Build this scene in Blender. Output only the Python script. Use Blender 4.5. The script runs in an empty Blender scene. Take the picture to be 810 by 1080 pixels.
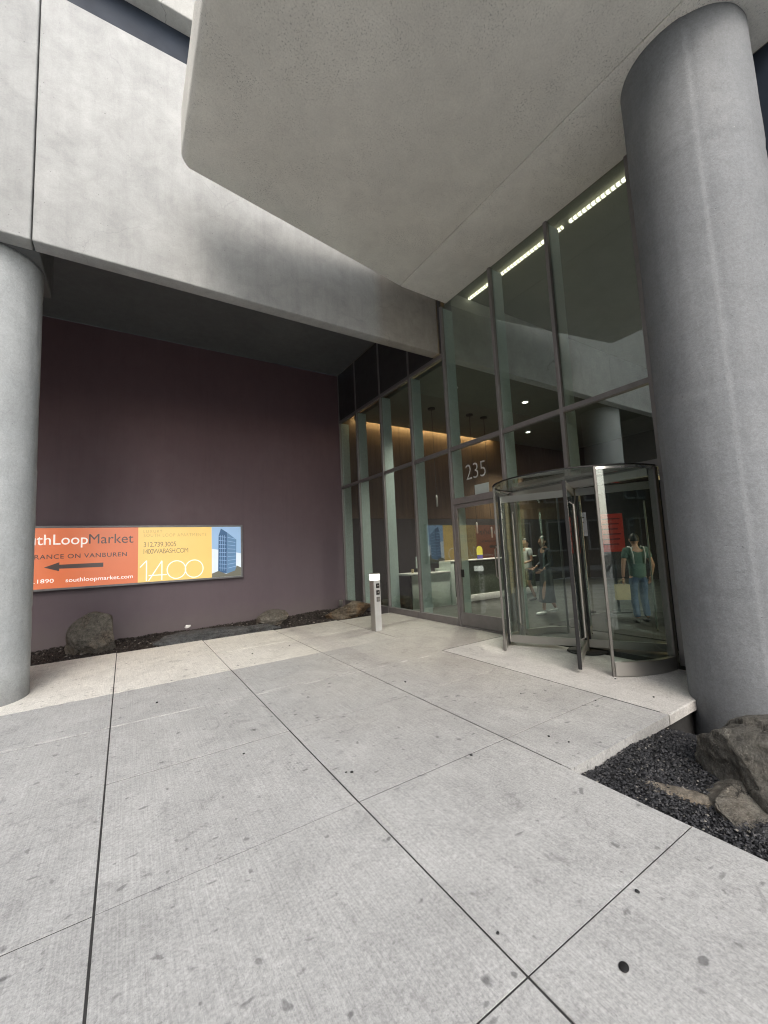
import bpy, bmesh, math, random
from mathutils import Vector, Matrix, noise
S = bpy.context.scene
COL = S.collection
random.seed(7)
R = math.radians
PI = math.pi

def gz(x, y):                      # the pavement falls gently towards the street
    return .0135*(x-6) + .008*(y-8)

# ------------------------------------------------------------------ materials
class NT:
    def __init__(s, name):
        s.m = bpy.data.materials.new(name); s.m.use_nodes = True
        s.t = s.m.node_tree; s.t.nodes.clear()
        s.out = s.n('ShaderNodeOutputMaterial')
    def n(s, typ, **kw):
        nd = s.t.nodes.new(typ)
        for k, v in kw.items(): setattr(nd, k, v)
        return nd
    def l(s, a, b): s.t.links.new(a, b)
    def inp(s, sock, v):
        if hasattr(v, 'links'): s.l(v, sock)
        elif v is not None: sock.default_value = v
    def coord(s, scale=(1,1,1), kind='Object'):
        c = s.n('ShaderNodeTexCoord'); m = s.n('ShaderNodeMapping')
        s.l(c.outputs[kind], m.inputs['Vector']); m.inputs['Scale'].default_value = scale
        return m.outputs[0]
    def noise(s, scale, detail=4, rough=.55, co=None, dist=0):
        nd = s.n('ShaderNodeTexNoise'); s.l(co or s.coord(), nd.inputs['Vector'])
        nd.inputs['Scale'].default_value = scale; nd.inputs['Detail'].default_value = detail
        nd.inputs['Roughness'].default_value = rough; nd.inputs['Distortion'].default_value = dist
        return nd.outputs['Fac']
    def ramp(s, fac, a, b, ca=0, cb=1):
        nd = s.n('ShaderNodeMapRange'); s.inp(nd.inputs['Value'], fac)
        nd.inputs['From Min'].default_value = a; nd.inputs['From Max'].default_value = b
        nd.inputs['To Min'].default_value = ca; nd.inputs['To Max'].default_value = cb
        return nd.outputs[0]
    def math(s, op, a, b=None):
        nd = s.n('ShaderNodeMath', operation=op); s.inp(nd.inputs[0], a)
        if b is not None: s.inp(nd.inputs[1], b)
        return nd.outputs[0]
    def mix(s, fac, a, b, blend='MIX'):
        nd = s.n('ShaderNodeMix', data_type='RGBA', blend_type=blend)
        s.inp(nd.inputs[0], fac)
        for sock, v in ((nd.inputs[6], a), (nd.inputs[7], b)):
            if hasattr(v, 'links'): s.l(v, sock)
            else: sock.default_value = (*v, 1) if len(v) == 3 else v
        return nd.outputs[2]
    def sep(s, co=None):
        nd = s.n('ShaderNodeSeparateXYZ'); s.l(co or s.coord(), nd.inputs[0]); return nd.outputs
    def bump(s, h, strength=.3, dist=.01, prev=None):
        nd = s.n('ShaderNodeBump'); s.l(h, nd.inputs['Height'])
        nd.inputs['Strength'].default_value = strength; nd.inputs['Distance'].default_value = dist
        if prev: s.l(prev, nd.inputs['Normal'])
        return nd.outputs[0]
    def bsdf(s, col, rough=.6, metal=0, normal=None, emit=None, es=0, spec=.5):
        b = s.n('ShaderNodeBsdfPrincipled')
        if hasattr(col, 'links'): s.l(col, b.inputs['Base Color'])
        else: b.inputs['Base Color'].default_value = (*col, 1)
        s.inp(b.inputs['Roughness'], rough); s.inp(b.inputs['Metallic'], metal)
        b.inputs['Specular IOR Level'].default_value = spec
        if normal is not None: s.l(normal, b.inputs['Normal'])
        if emit is not None:
            if hasattr(emit, 'links'): s.l(emit, b.inputs['Emission Color'])
            else: b.inputs['Emission Color'].default_value = (*emit, 1)
            s.inp(b.inputs['Emission Strength'], es)
        s.l(b.outputs[0], s.out.inputs['Surface']); return b

def plain(name, col, rough=.6, metal=0, emit=None, es=0, vary=.12, scale=9, spec=.5, bump=0):
    t = NT(name)
    f = t.ramp(t.noise(scale, 5), .3, .7, 1-vary, 1+vary)
    c = t.mix(1.0, col, (1,1,1), 'MULTIPLY')
    nd = t.n('ShaderNodeVectorMath', operation='SCALE'); t.l(c, nd.inputs[0]); t.l(f, nd.inputs['Scale'])
    nrm = t.bump(t.noise(scale*12, 3), bump, .004) if bump else None
    t.bsdf(nd.outputs[0], t.ramp(t.noise(scale*2.3, 4), .3, .7, max(0, rough-.07), min(1, rough+.07)), metal, nrm, emit, es, spec)
    return t.m

def scl(t, c, f):
    nd = t.n('ShaderNodeVectorMath', operation='SCALE')
    if hasattr(c, 'links'): t.l(c, nd.inputs[0])
    else: nd.inputs[0].default_value = c
    t.inp(nd.inputs['Scale'], f); return nd.outputs[0]

def concrete(name, col, col2, pores=.5, blotch=.16, stain=.0, cracks=0, bumps=.25, streak=.0, peel=0, base=None):
    t = NT(name)
    big = t.ramp(t.noise(.55, 6, .6, dist=.6), .3, .7, 0, 1)
    c = t.mix(big, col, col2)
    mid = t.ramp(t.noise(2.6, 9, .72, dist=.4), .33, .67, 1-blotch*.9, 1+blotch*.8)
    c = scl(t, c, mid)
    c = scl(t, c, t.ramp(t.noise(45, 5, .75), .38, .62, .94, 1.055))
    # trowelled patches with their own outline
    v = t.n('ShaderNodeTexVoronoi'); v.feature = 'SMOOTH_F1'; v.inputs['Scale'].default_value = 1.15
    wob = t.n('ShaderNodeTexNoise'); wob.inputs['Scale'].default_value = 1.6; wob.inputs['Detail'].default_value = 5
    co = t.coord(); t.l(co, wob.inputs['Vector'])
    add = t.n('ShaderNodeVectorMath', operation='ADD'); t.l(co, add.inputs[0]); t.l(wob.outputs['Color'], add.inputs[1]); t.l(add.outputs[0], v.inputs['Vector'])
    patch = t.ramp(v.outputs['Color'], .1, .9, .93, 1.05); c = scl(t, c, patch)
    if streak:
        st = t.ramp(t.noise(1.2, 6, .7, t.coord((6, 6, .35))), .45, .75, 1, 1-streak); c = scl(t, c, st)
    if stain:
        g = t.ramp(t.noise(1.3, 6, .65, dist=.8), .40, .66); sp = t.ramp(t.noise(52, 5, .75), .55, .63)
        k = t.math('MULTIPLY', g, sp); c = scl(t, c, t.ramp(k, 0, 1, 1, 1-stain))
    # air holes
    pv = t.n('ShaderNodeTexVoronoi'); pv.inputs['Scale'].default_value = 13; t.l(t.coord(), pv.inputs['Vector'])
    pr = t.math('MULTIPLY', t.ramp(pv.outputs['Distance'], .05, .11, 1, 0), t.ramp(t.noise(3.1, 2), .5, .6))
    c = scl(t, c, t.ramp(pr, 0, 1, 1, 1-pores))
    if cracks:
        w = t.n('ShaderNodeTexVoronoi'); w.feature = 'DISTANCE_TO_EDGE'; w.inputs['Scale'].default_value = .22; w.inputs['Randomness'].default_value = 1
        n2 = t.n('ShaderNodeTexNoise'); n2.inputs['Scale'].default_value = .9; n2.inputs['Detail'].default_value = 6; n2.inputs['Roughness'].default_value = .5
        t.l(t.coord(), n2.inputs['Vector'])
        ad = t.n('ShaderNodeVectorMath', operation='ADD'); t.l(t.coord(), ad.inputs[0]); t.l(n2.outputs['Color'], ad.inputs[1]); t.l(ad.outputs[0], w.inputs['Vector'])
        line = t.math('MULTIPLY', t.ramp(w.outputs['Distance'], .0003, .0018, 1, 0), t.ramp(t.noise(.8, 2), .45, .55))
        c = scl(t, c, t.ramp(line, 0, 1, 1, 1-cracks))
    h = t.math('ADD', t.noise(60, 5, .7), t.math('MULTIPLY', t.noise(5, 5), 1.5))
    h = t.math('SUBTRACT', h, t.math('MULTIPLY', pr, 1.2))
    if peel:
        pl = t.noise(26, 4, .65); h = t.math('ADD', h, t.math('MULTIPLY', pl, peel)); c = scl(t, c, t.ramp(pl, .36, .64, .94, 1.05)); c = scl(t, c, t.ramp(t.noise(80, 4, .7), .38, .62, .93, 1.07))
        mk = t.math('MULTIPLY', t.ramp(t.noise(4.5, 8, .8, dist=1.5), .64, .70), .22); c = t.mix(mk, c, (.12,.12,.12))
        fl = t.math('MULTIPLY', t.ramp(t.noise(21, 3, .6), .76, .78), .5); c = t.mix(fl, c, (.55,.55,.54))
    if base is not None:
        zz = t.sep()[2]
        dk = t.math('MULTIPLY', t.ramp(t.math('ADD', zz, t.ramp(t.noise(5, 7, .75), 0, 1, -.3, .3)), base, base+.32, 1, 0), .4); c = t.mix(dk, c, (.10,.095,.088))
    t.bsdf(c, t.ramp(t.noise(7, 4), .3, .7, .62, .85), 0, t.bump(h, bumps, .006), spec=.35)
    return t.m

def pavement_mat(name, entrance=False):
    t = NT(name)
    co = t.coord(); x, y, z = t.sep(co)
    big = t.ramp(t.noise(.42, 6, .62, dist=.5), .3, .7)
    c = t.mix(big, (.36,.366,.364), (.445,.45,.445))
    if entrance:
        c = t.mix(big, (.47, .46, .44), (.54, .53, .505))
    else:
        # cleaned, warmer strip beside the planting bed: its edge is a joint
        wx = t.ramp(t.math('ADD', x, t.ramp(t.noise(1.4, 5), 0, 1, -.9, .9)), 2.6, 4.2, 1, 0)
        band = t.math('MULTIPLY', t.ramp(t.math('ADD', y, t.ramp(t.noise(9, 4), 0, 1, -.05, .05)), 6.70, 6.73), wx)
        c = t.mix(t.math('MULTIPLY', band, .85), c, (.70, .685, .63))
        # tan tracked-in dirt near the doors
        dirt = t.math('MULTIPLY', t.ramp(t.math('ADD', x, t.ramp(t.noise(.8, 5), 0, 1, -1.3, 1.3)), 1.6, 4.2), t.ramp(y, 1.6, 4.6))
        c = t.mix(t.math('MULTIPLY', dirt, .5), c, (.36, .325, .275))
        # lime line left along one joint
        wl = t.math('MULTIPLY', t.ramp(t.math('ABSOLUTE', t.math('SUBTRACT', t.math('ADD', y, t.math('MULTIPLY', x, .035)), 5.41)), .012, .022, 1, 0), t.ramp(t.noise(4.2, 7, .7), .48, .60))
        c = t.mix(t.math('MULTIPLY', wl, .6), c, (.72, .71, .69))
    c = scl(t, c, t.ramp(t.noise(2.2, 9, .7, dist=.6), .32, .68, .88, 1.09))
    c = scl(t, c, t.ramp(t.noise(62, 6, .8), .36, .64, .76, 1.22))
    c = scl(t, c, t.ramp(t.noise(19, 5, .7), .36, .64, .955, 1.04))
    grit = t.ramp(t.noise(80, 2, .5), .67, .71); c = t.mix(t.math('MULTIPLY', grit, .35), c, (.12, .12, .12))
    # trodden chewing gum: round spots, two sizes, and smeared ones
    def spots(sc, lo, hi, keep, dark, stretch=(1,1,1), seed=0.):
        v = t.n('ShaderNodeTexVoronoi'); v.inputs['Scale'].default_value = sc
        wob = t.n('ShaderNodeTexNoise'); wob.inputs['Scale'].default_value = 9; wob.inputs['Detail'].default_value = 4
        cc = t.coord(stretch); t.l(cc, wob.inputs['Vector'])
        sub = t.n('ShaderNodeVectorMath', operation='SCALE'); t.l(wob.outputs['Color'], sub.inputs[0]); sub.inputs['Scale'].default_value = .13
        ad = t.n('ShaderNodeVectorMath', operation='ADD'); t.l(cc, ad.inputs[0]); t.l(sub.outputs[0], ad.inputs[1])
        ad2 = t.n('ShaderNodeVectorMath', operation='ADD'); t.l(ad.outputs[0], ad2.inputs[0]); ad2.inputs[1].default_value = (seed, seed*.7, 0)
        t.l(ad2.outputs[0], v.inputs['Vector'])
        rnd = t.sep(v.outputs['Color'])
        size = t.ramp(rnd[1], 0, 1, lo, hi)
        inside = t.ramp(t.math('SUBTRACT', v.outputs['Distance'], size), -.035, .03, 1, 0)
        k = t.math('MULTIPLY', inside, t.ramp(rnd[0], keep, keep+.01, 1, 0))
        k = t.math('MULTIPLY', k, t.ramp(rnd[2], 0, 1, .35, 1))
        return t.math('MULTIPLY', k, dark)
    g = spots(3.4, .03, .085, 1.0 if not entrance else .2, .85)
    g = t.math('MAXIMUM', g, spots(7.3, .05, .15, .9 if not entrance else .12, .72, seed=3.3))
    g = t.math('MAXIMUM', g, spots(3.2, .03, .11, .9 if not entrance else .12, .62, (1, 2.6, 1), 8.1))
    g = t.math('MAXIMUM', g, spots(15, .06, .16, .45 if not entrance else .10, .42, seed=1.9))
    g = t.math('MAXIMUM', g, spots(9, .05, .09, .05, .75, seed=5.7))
    c = t.mix(g, c, (.07, .072, .075))
    sm = t.math('MULTIPLY', t.ramp(t.noise(3.3, 7, .78, dist=1.2), .56, .68), .42)
    c = t.mix(sm, c, (.15, .15, .15))
    broom = t.noise(1, 3, .6, t.coord((130, 2.2, 1)))
    c = scl(t, c, t.ramp(broom, .36, .64, .915, 1.08))
    h = t.math('ADD', t.math('MULTIPLY', broom, .9 if not entrance else .25), t.noise(170, 3, .7))
    t.bsdf(c, t.ramp(g, 0, .4, .78, .5), 0, t.bump(h, .35, .004), spec=.35)
    return t.m

def glass_mat(name, tint, ior=1.5, rough=0.0, dust=0):
    t = NT(name)
    tr = t.n('ShaderNodeBsdfTransparent'); tr.inputs[0].default_value = (*tint, 1)
    gl = t.n('ShaderNodeBsdfGlossy'); gl.inputs['Roughness'].default_value = rough
    gl.inputs['Color'].default_value = (.92, .97, .95, 1)
    wv = t.bump(t.noise(.8, 1, .4), .02, .01)
    t.l(wv, gl.inputs['Normal'])
    fr = t.n('ShaderNodeFresnel'); gm = t.n('ShaderNodeNewGeometry')
    t.l(t.ramp(gm.outputs['Backfacing'], 0, 1, ior, 1/ior), fr.inputs['IOR'])
    mx = t.n('ShaderNodeMixShader'); t.l(fr.outputs[0], mx.inputs[0]); t.l(tr.outputs[0], mx.inputs[1]); t.l(gl.outputs[0], mx.inputs[2])
    last = mx.outputs[0]
    if dust:
        df = t.n('ShaderNodeBsdfDiffuse'); df.inputs[0].default_value = (.5, .52, .5, 1)
        m2 = t.n('ShaderNodeMixShader'); t.l(t.ramp(t.noise(2.2, 6, .7), .4, .8, 0, dust), m2.inputs[0])
        t.l(last, m2.inputs[1]); t.l(df.outputs[0], m2.inputs[2]); last = m2.outputs[0]
    t.l(last, t.out.inputs['Surface']); return t.m

def rock_mat(name, a, b, rust=0):
    t = NT(name)
    f = t.ramp(t.noise(2.4, 9, .7, dist=.8), .35, .65)
    c = t.mix(f, a, b)
    c = scl(t, c, t.ramp(t.noise(16, 9, .8), .36, .64, .5, 1.6))
    if rust:
        c = t.mix(t.math('MULTIPLY', t.ramp(t.noise(1.7, 6, .65), .50, .66), rust), c, (.21, .125, .06))
    vein = t.n('ShaderNodeTexVoronoi'); vein.feature = 'DISTANCE_TO_EDGE'; vein.inputs['Scale'].default_value = 3.1
    nz = t.n('ShaderNodeTexNoise'); nz.inputs['Scale'].default_value = 3; nz.inputs['Detail'].default_value = 8; t.l(t.coord(), nz.inputs['Vector'])
    ad = t.n('ShaderNodeVectorMath', operation='ADD'); t.l(t.coord(), ad.inputs[0]); t.l(nz.outputs['Color'], ad.inputs[1]); t.l(ad.outputs[0], vein.inputs['Vector'])
    ln = t.math('MULTIPLY', t.ramp(vein.outputs['Distance'], .004, .022, 1, 0), t.ramp(t.noise(2, 3), .45, .6))
    c = t.mix(t.math('MULTIPLY', ln, .8), c, (.02, .02, .02))
    sp = t.ramp(t.noise(75, 2, .5), .66, .70); c = t.mix(t.math('MULTIPLY', sp, .5), c, (.42, .40, .36))
    h = t.math('ADD', t.math('MULTIPLY', t.noise(9, 10, .75), 2.2), t.noise(60, 5, .7))
    h = t.math('SUBTRACT', h, t.math('MULTIPLY', ln, .8))
    t.bsdf(c, t.ramp(t.noise(20, 4), .3, .7, .6, .85), 0, t.bump(h, .85, .035), spec=.35)
    return t.m

M = {}
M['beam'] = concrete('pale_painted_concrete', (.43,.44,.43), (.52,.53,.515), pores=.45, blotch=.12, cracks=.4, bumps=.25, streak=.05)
def beam_end(m):
    t = NT.__new__(NT); t.m = m; t.t = m.node_tree
    b = [n for n in t.t.nodes if n.type == 'BSDF_PRINCIPLED'][0]; src = b.inputs['Base Color'].links[0].from_socket
    x, y, z = t.sep(t.coord(kind='Object'))
    k = t.math('MULTIPLY', t.ramp(t.math('ADD', x, t.ramp(t.noise(3, 4), 0, 1, -.05, .05)), 1.85, 2.10), t.ramp(y, .6, .61, 1, .0))
    t.l(t.mix(k, src, t.mix(1, src, (.86,.80,.73), 'MULTIPLY')), b.inputs['Base Color'])
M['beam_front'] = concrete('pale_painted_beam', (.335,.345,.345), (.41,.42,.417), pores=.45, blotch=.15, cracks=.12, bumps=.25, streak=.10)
beam_end(M['beam_front'])
M['canopy'] = concrete('buff_concrete', (.76,.75,.695), (.83,.82,.76), pores=.35, blotch=.07, stain=.62, bumps=.35)
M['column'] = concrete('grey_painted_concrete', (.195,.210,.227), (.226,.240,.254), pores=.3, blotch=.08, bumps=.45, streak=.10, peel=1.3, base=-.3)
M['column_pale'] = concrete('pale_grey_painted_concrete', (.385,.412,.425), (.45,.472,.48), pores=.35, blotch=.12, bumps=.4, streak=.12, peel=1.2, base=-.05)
M['kerb_pale'] = plain('pale_ground', (.42,.42,.41), .9)
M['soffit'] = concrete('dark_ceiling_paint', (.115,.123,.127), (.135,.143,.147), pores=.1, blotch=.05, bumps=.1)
M['pave'] = pavement_mat('broomed_concrete')
M['entry'] = pavement_mat('smooth_pale_concrete', True)
def plum():
    t = NT('plum_painted_wall')
    c = t.mix(t.ramp(t.noise(.5, 5, .6, dist=.5), .3, .7), (.128,.080,.090), (.140,.090,.100))
    c = scl(t, c, t.ramp(t.noise(2.1, 7, .7, t.coord((1, 1, .4))), .3, .7, .93, 1.07))
    c = scl(t, c, t.ramp(t.noise(1.4, 7, .75, t.coord((5, 5, .25))), .52, .75, 1, .88))
    x, y, z = t.sep()
    low_fade = t.math('MULTIPLY', t.ramp(t.math('ADD', z, t.ramp(t.noise(.5, 5, .6), 0, 1, -1.0, 1.0)), 1.2, 5.2, 1, 0), .55)
    c = t.mix(low_fade, c, (.125,.116,.136))      # greyer low down: the wall's light falloff put into its colour
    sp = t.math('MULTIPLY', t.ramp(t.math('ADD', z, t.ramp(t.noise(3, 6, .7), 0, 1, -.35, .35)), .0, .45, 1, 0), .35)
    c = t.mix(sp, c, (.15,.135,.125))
    sc = t.math('MULTIPLY', t.ramp(t.noise(9, 5, .8, t.coord((1, 1, 3))), .70, .74), .25); c = t.mix(sc, c, (.22,.19,.19))
    t.bsdf(c, t.ramp(t.noise(4, 4), .3, .7, .55, .75), 0, t.bump(t.noise(40, 4, .7), .15, .004), spec=.3)
    return t.m
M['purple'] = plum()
M['joint'] = plain('joint_filler', (.03,.03,.03), .9)
M['asphalt'] = plain('asphalt', (.05,.05,.052), .85, vary=.3, scale=30, bump=.4)
M['kerb'] = concrete('kerb_concrete', (.30,.30,.29), (.36,.36,.35))
M['glass'] = glass_mat('green_tinted_glass', (.85,.90,.88), 1.95, dust=.015)
M['door_glass'] = glass_mat('clear_door_glass', (.90,.94,.92), 1.55, dust=.004)
M['dark_glass'] = plain('navy_glazing', (.022,.030,.045), .5, vary=.2, scale=2, spec=.2)
M['alu'] = plain('taupe_aluminium', (.225,.213,.215), .42, .35, vary=.07)
M['fin'] = plain('green_grey_fin', (.44,.52,.51), .5, 0, vary=.05)
M['spandrel'] = plain('charcoal_panel', (.055,.052,.055), .45, .2, vary=.12, scale=2)
M['steel'] = plain('brushed_stainless', (.40,.39,.37), .34, .75, vary=.05, scale=1.5)
M['post'] = plain('satin_post_metal', (.17,.165,.155), .45, .5, vary=.05, scale=2)
M['bright'] = plain('polished_stainless', (.74,.73,.71), .24, .85, vary=.04, scale=1.5)
M['black'] = plain('black_rubber', (.012,.012,.013), .6)
M['mat'] = plain('charcoal_entrance_mat', (.03,.031,.03), .95, vary=.25, scale=60, bump=.5)
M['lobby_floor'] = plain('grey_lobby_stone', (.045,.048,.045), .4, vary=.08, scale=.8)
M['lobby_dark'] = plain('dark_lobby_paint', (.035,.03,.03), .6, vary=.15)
M['lobby_ceiling'] = plain('olive_lobby_ceiling', (.20,.20,.165), .7, vary=.05, scale=2)
M['desk'] = plain('pale_green_laminate', (.72,.80,.73), .3, vary=.03, scale=3)
M['desk_dark'] = plain('olive_glass_panel', (.13,.15,.115), .25, vary=.06)
M['desk_top'] = plain('white_stone_top', (.8,.79,.76), .25, vary=.04)
M['white'] = plain('white_enamel', (.74,.74,.73), .4, vary=.04)
M['offwhite'] = plain('bollard_face_paint', (.50,.51,.515), .4, .3, vary=.08, scale=5)
M['steel_dark'] = plain('grey_metal', (.16,.16,.165), .45, .5)
M['brown_stone'] = concrete('brown_stone', (.11,.10,.09), (.16,.145,.13))
M['etched'] = plain('etched_vinyl', (.42,.43,.42), .6)
M['lamp'] = plain('lit_lens', (.9,.9,.88), .4, emit=(1,.97,.9), es=1.1, vary=.0)
M['led'] = plain('warm_led', (.9,.8,.6), .4, emit=(1,.70,.36), es=16, vary=.0)
M['tube'] = plain('fluorescent_tube', (.9,.88,.8), .4, emit=(1,.90,.66), es=2.6, vary=.0)
def louvred():
    t = NT('louvred_tube'); x, y, z = t.sep()
    k = t.ramp(t.math('FRACT', t.math('MULTIPLY', y, 11.5)), .26, .30, .10, 1)
    t.bsdf((.7,.68,.6), .4, emit=(1,.90,.66), es=t.math('MULTIPLY', k, 1.1)); return t.m
M['tube'] = louvred()
M['spot'] = plain('downlight_lens', (.9,.88,.85), .4, emit=(1,.93,.8), es=4, vary=.0)
M['paper'] = plain('pale_paper', (.40,.46,.445), .7, vary=.05)
M['red'] = plain('red_print_glow', (.42,.035,.02), .5, emit=(.75,.05,.025), es=.05, vary=.1, scale=5)  # faint emission added so the poster print glows by itself
M['redprint'] = plain('dark_red_print', (.16,.015,.012), .5)
M['greyprint'] = plain('grey_print', (.26,.28,.33), .5, vary=.15, scale=8)
M['ink'] = plain('dark_ink', (.02,.02,.022), .6)
M['yellow'] = plain('yellow_plastic', (.75,.72,.12), .5, vary=.05)
M['blue'] = plain('blue_label', (.04,.07,.3), .5)
M['skin'] = plain('skin', (.42,.24,.165), .5, vary=.08)
M['hair'] = plain('dark_hair', (.012,.010,.010), .5, vary=.3, scale=40)
M['tee_white'] = plain('white_cotton', (.55,.56,.56), .8, vary=.08, scale=12)
M['navy'] = plain('navy_cloth', (.018,.021,.032), .8, vary=.15, scale=12)
M['slate'] = plain('slate_cloth', (.06,.067,.072), .8, vary=.15, scale=9)
M['green_tee'] = plain('green_cotton', (.075,.135,.115), .85, vary=.14, scale=10)
M['jeans'] = plain('blue_denim', (.035,.07,.14), .8, vary=.2, scale=14)
M['shoe_white'] = plain('white_shoe', (.7,.7,.69), .5)
M['shoe_dark'] = plain('dark_shoe', (.02,.02,.022), .5)
M['kraft'] = plain('kraft_paper', (.50,.42,.25), .75, vary=.08)
M['pebble'] = plain('dark_pebble', (.02,.021,.022), .6, vary=.4, scale=30)
M['rock'] = rock_mat('grey_brown_stone', (.105,.098,.084), (.175,.163,.14), .22)
M['rock_big'] = rock_mat('grey_stone', (.10,.098,.088), (.185,.175,.15), .12)
M['rock_dark'] = rock_mat('charcoal_stone', (.05,.053,.055), (.10,.105,.11), .05)
M['rock_brown'] = rock_mat('rusty_stone', (.11,.095,.075), (.17,.14,.10), .9)
M['rock_tan'] = rock_mat('tan_stone', (.18,.155,.12), (.30,.27,.225), .5)
def gravel_mat():
    t = NT('black_crushed_stone')
    g = t.n('ShaderNodeNewGeometry')
    c = t.mix(g.outputs['Random Per Island'], (.007,.0075,.009), (.040,.041,.046))
    li = t.ramp(g.outputs['Random Per Island'], .975, .985); c = t.mix(li, c, (.20,.19,.17))
    t.bsdf(c, .55, 0, t.bump(t.noise(90, 3), .4, .004), spec=.45); return t.m
M['gravel'] = gravel_mat()
def bark_mat():
    t = NT('brown_black_mulch')
    g = t.n('ShaderNodeNewGeometry')
    c = t.mix(g.outputs['Random Per Island'], (.014,.012,.012), (.062,.052,.046))
    li = t.ramp(g.outputs['Random Per Island'], .965, .975); c = t.mix(li, c, (.22,.20,.18))
    t.bsdf(c, .75, spec=.3); return t.m
M['mulch'] = bark_mat()
def wood_wall():
    t = NT('walnut_panelling')
    gr = t.noise(1, 6, .65, t.coord((7, 7, .6)), .6)
    c = t.mix(t.ramp(gr, .3, .7), (.12,.078,.05), (.19,.125,.08))
    x, y, z = t.sep()
    fr = t.math('FRACT', t.math('MULTIPLY', x, .82))
    c = t.mix(t.ramp(fr, .0, .008, 1, 0), c, (.02,.012,.008))
    t.bsdf(c, .55, spec=.3); return t.m
M['wood'] = wood_wall()
def glow_tile():
    t = NT('amber_glow_tile')
    c = t.mix(t.ramp(t.noise(3, 6, .65), .3, .7), (.50,.36,.15), (.68,.52,.26))
    t.bsdf(c, .3, emit=c, es=.42); return t.m  # made-up glow: emission added so the tiles look lit
M['glow_tile'] = glow_tile()
def printed(name, col, es):
    t = NT(name)
    c = scl(t, col, t.ramp(t.noise(1.2, 3), .3, .7, .96, 1.04))
    t.bsdf(c, .28, emit=c, es=es); return t.m
SB = .20                       # the sign is a lightbox: its print glows evenly
M['p_orange'] = printed('orange_print', (.62,.16,.065), SB)
M['p_yellow'] = printed('yellow_print', (.74,.50,.155), SB)
M['p_white'] = printed('white_print', (.86,.82,.76), SB)
M['p_grey'] = printed('charcoal_print', (.055,.04,.038), SB)
M['p_brown'] = printed('brown_print', (.17,.12,.06), SB)
M['p_tan'] = printed('tan_print', (.45,.31,.10), SB)
M['p_sky'] = printed('sky_print', (.62,.70,.78), SB)
M['p_sky2'] = printed('deep_sky_print', (.27,.42,.62), SB)
M['p_tower'] = printed('tower_print', (.035,.095,.20), SB)
M['p_tower2'] = printed('tower_side_print', (.10,.20,.34), SB)
M['p_tree'] = printed('street_print', (.13,.13,.10), SB)

# ------------------------------------------------------------------ mesh helpers
def setp(o, label=None, cat=None, group=None, kind=None):
    if label: o['label'] = label
    if cat: o['category'] = cat
    if group: o['group'] = group
    if kind: o['kind'] = kind
    return o
def thing(name, label, cat, loc=(0,0,0), rz=0, group=None):
    o = bpy.data.objects.new(name, None); COL.objects.link(o)
    o.empty_display_size = .2
    o.location = loc; o.rotation_euler = (0,0,rz)
    return setp(o, label, cat, group)
def link(name, me, mat, parent=None, smooth=False):
    mats = mat if isinstance(mat, (list, tuple)) else [mat]
    for m in mats: me.materials.append(m)
    o = bpy.data.objects.new(name, me); COL.objects.link(o)
    if parent: o.parent = parent
    if smooth:
        for p in me.polygons: p.use_smooth = True
    return o
def build(name, bm, mat, parent=None, smooth=False, angle=None):
    bmesh.ops.recalc_face_normals(bm, faces=bm.faces[:])
    me = bpy.data.meshes.new(name); bm.to_mesh(me); bm.free()
    o = link(name, me, mat, parent, smooth)
    if smooth and angle:
        me.set_sharp_from_angle(angle=R(angle))
    return o
def box(bm, x0, x1, y0, y1, z0, z1, bev=0, seg=2):
    vs = [bm.verts.new((x, y, z)) for z in (z0, z1) for y in (y0, y1) for x in (x0, x1)]
    q = [(0,2,3,1), (4,5,7,6), (0,1,5,4), (2,6,7,3), (0,4,6,2), (1,3,7,5)]
    fs = [bm.faces.new([vs[i] for i in f]) for f in q]
    if bev:
        es = list({e for f in fs for e in f.edges})
        bmesh.ops.bevel(bm, geom=es, offset=bev, segments=seg, profile=.5, affect='EDGES')
    return fs
def newbox(name, x0, x1, y0, y1, z0, z1, mat, parent=None, bev=0):
    bm = bmesh.new(); box(bm, x0, x1, y0, y1, z0, z1, bev); return build(name, bm, mat, parent)
def prism(bm, pts, z0, z1):
    b = [bm.verts.new((p[0], p[1], z0)) for p in pts]; t = [bm.verts.new((p[0], p[1], z1)) for p in pts]
    bm.faces.new(b[::-1]); bm.faces.new(t); n = len(pts)
    for i in range(n): bm.faces.new((b[i], b[(i+1) % n], t[(i+1) % n], t[i]))
    return b, t
def tube(bm, pts, r, n=10, cap=True):
    pts = [Vector(p) for p in pts]; rings = []
    for i, p in enumerate(pts):
        d = (pts[min(i+1, len(pts)-1)] - pts[max(i-1, 0)]).normalized()
        a = d.cross(Vector((0,0,1)) if abs(d.z) < .9 else Vector((1,0,0))).normalized(); b = d.cross(a)
        rr = r[i] if isinstance(r, (list, tuple)) else r
        rings.append([bm.verts.new(p + rr*(math.cos(2*PI*k/n)*a + math.sin(2*PI*k/n)*b)) for k in range(n)])
    for i in range(len(rings)-1):
        for k in range(n): bm.faces.new((rings[i][k], rings[i][(k+1) % n], rings[i+1][(k+1) % n], rings[i+1][k]))
    if cap: bm.faces.new(rings[0][::-1]); bm.faces.new(rings[-1])
def lathe(bm, prof, cx=0, cy=0, n=24):
    rings = [[bm.verts.new((cx+r*math.cos(2*PI*k/n), cy+r*math.sin(2*PI*k/n), z)) for k in range(n)] for r, z in prof]
    for i in range(len(rings)-1):
        for k in range(n): bm.faces.new((rings[i][k], rings[i][(k+1) % n], rings[i+1][(k+1) % n], rings[i+1][k]))
    bm.faces.new(rings[0][::-1]); bm.faces.new(rings[-1])
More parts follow.
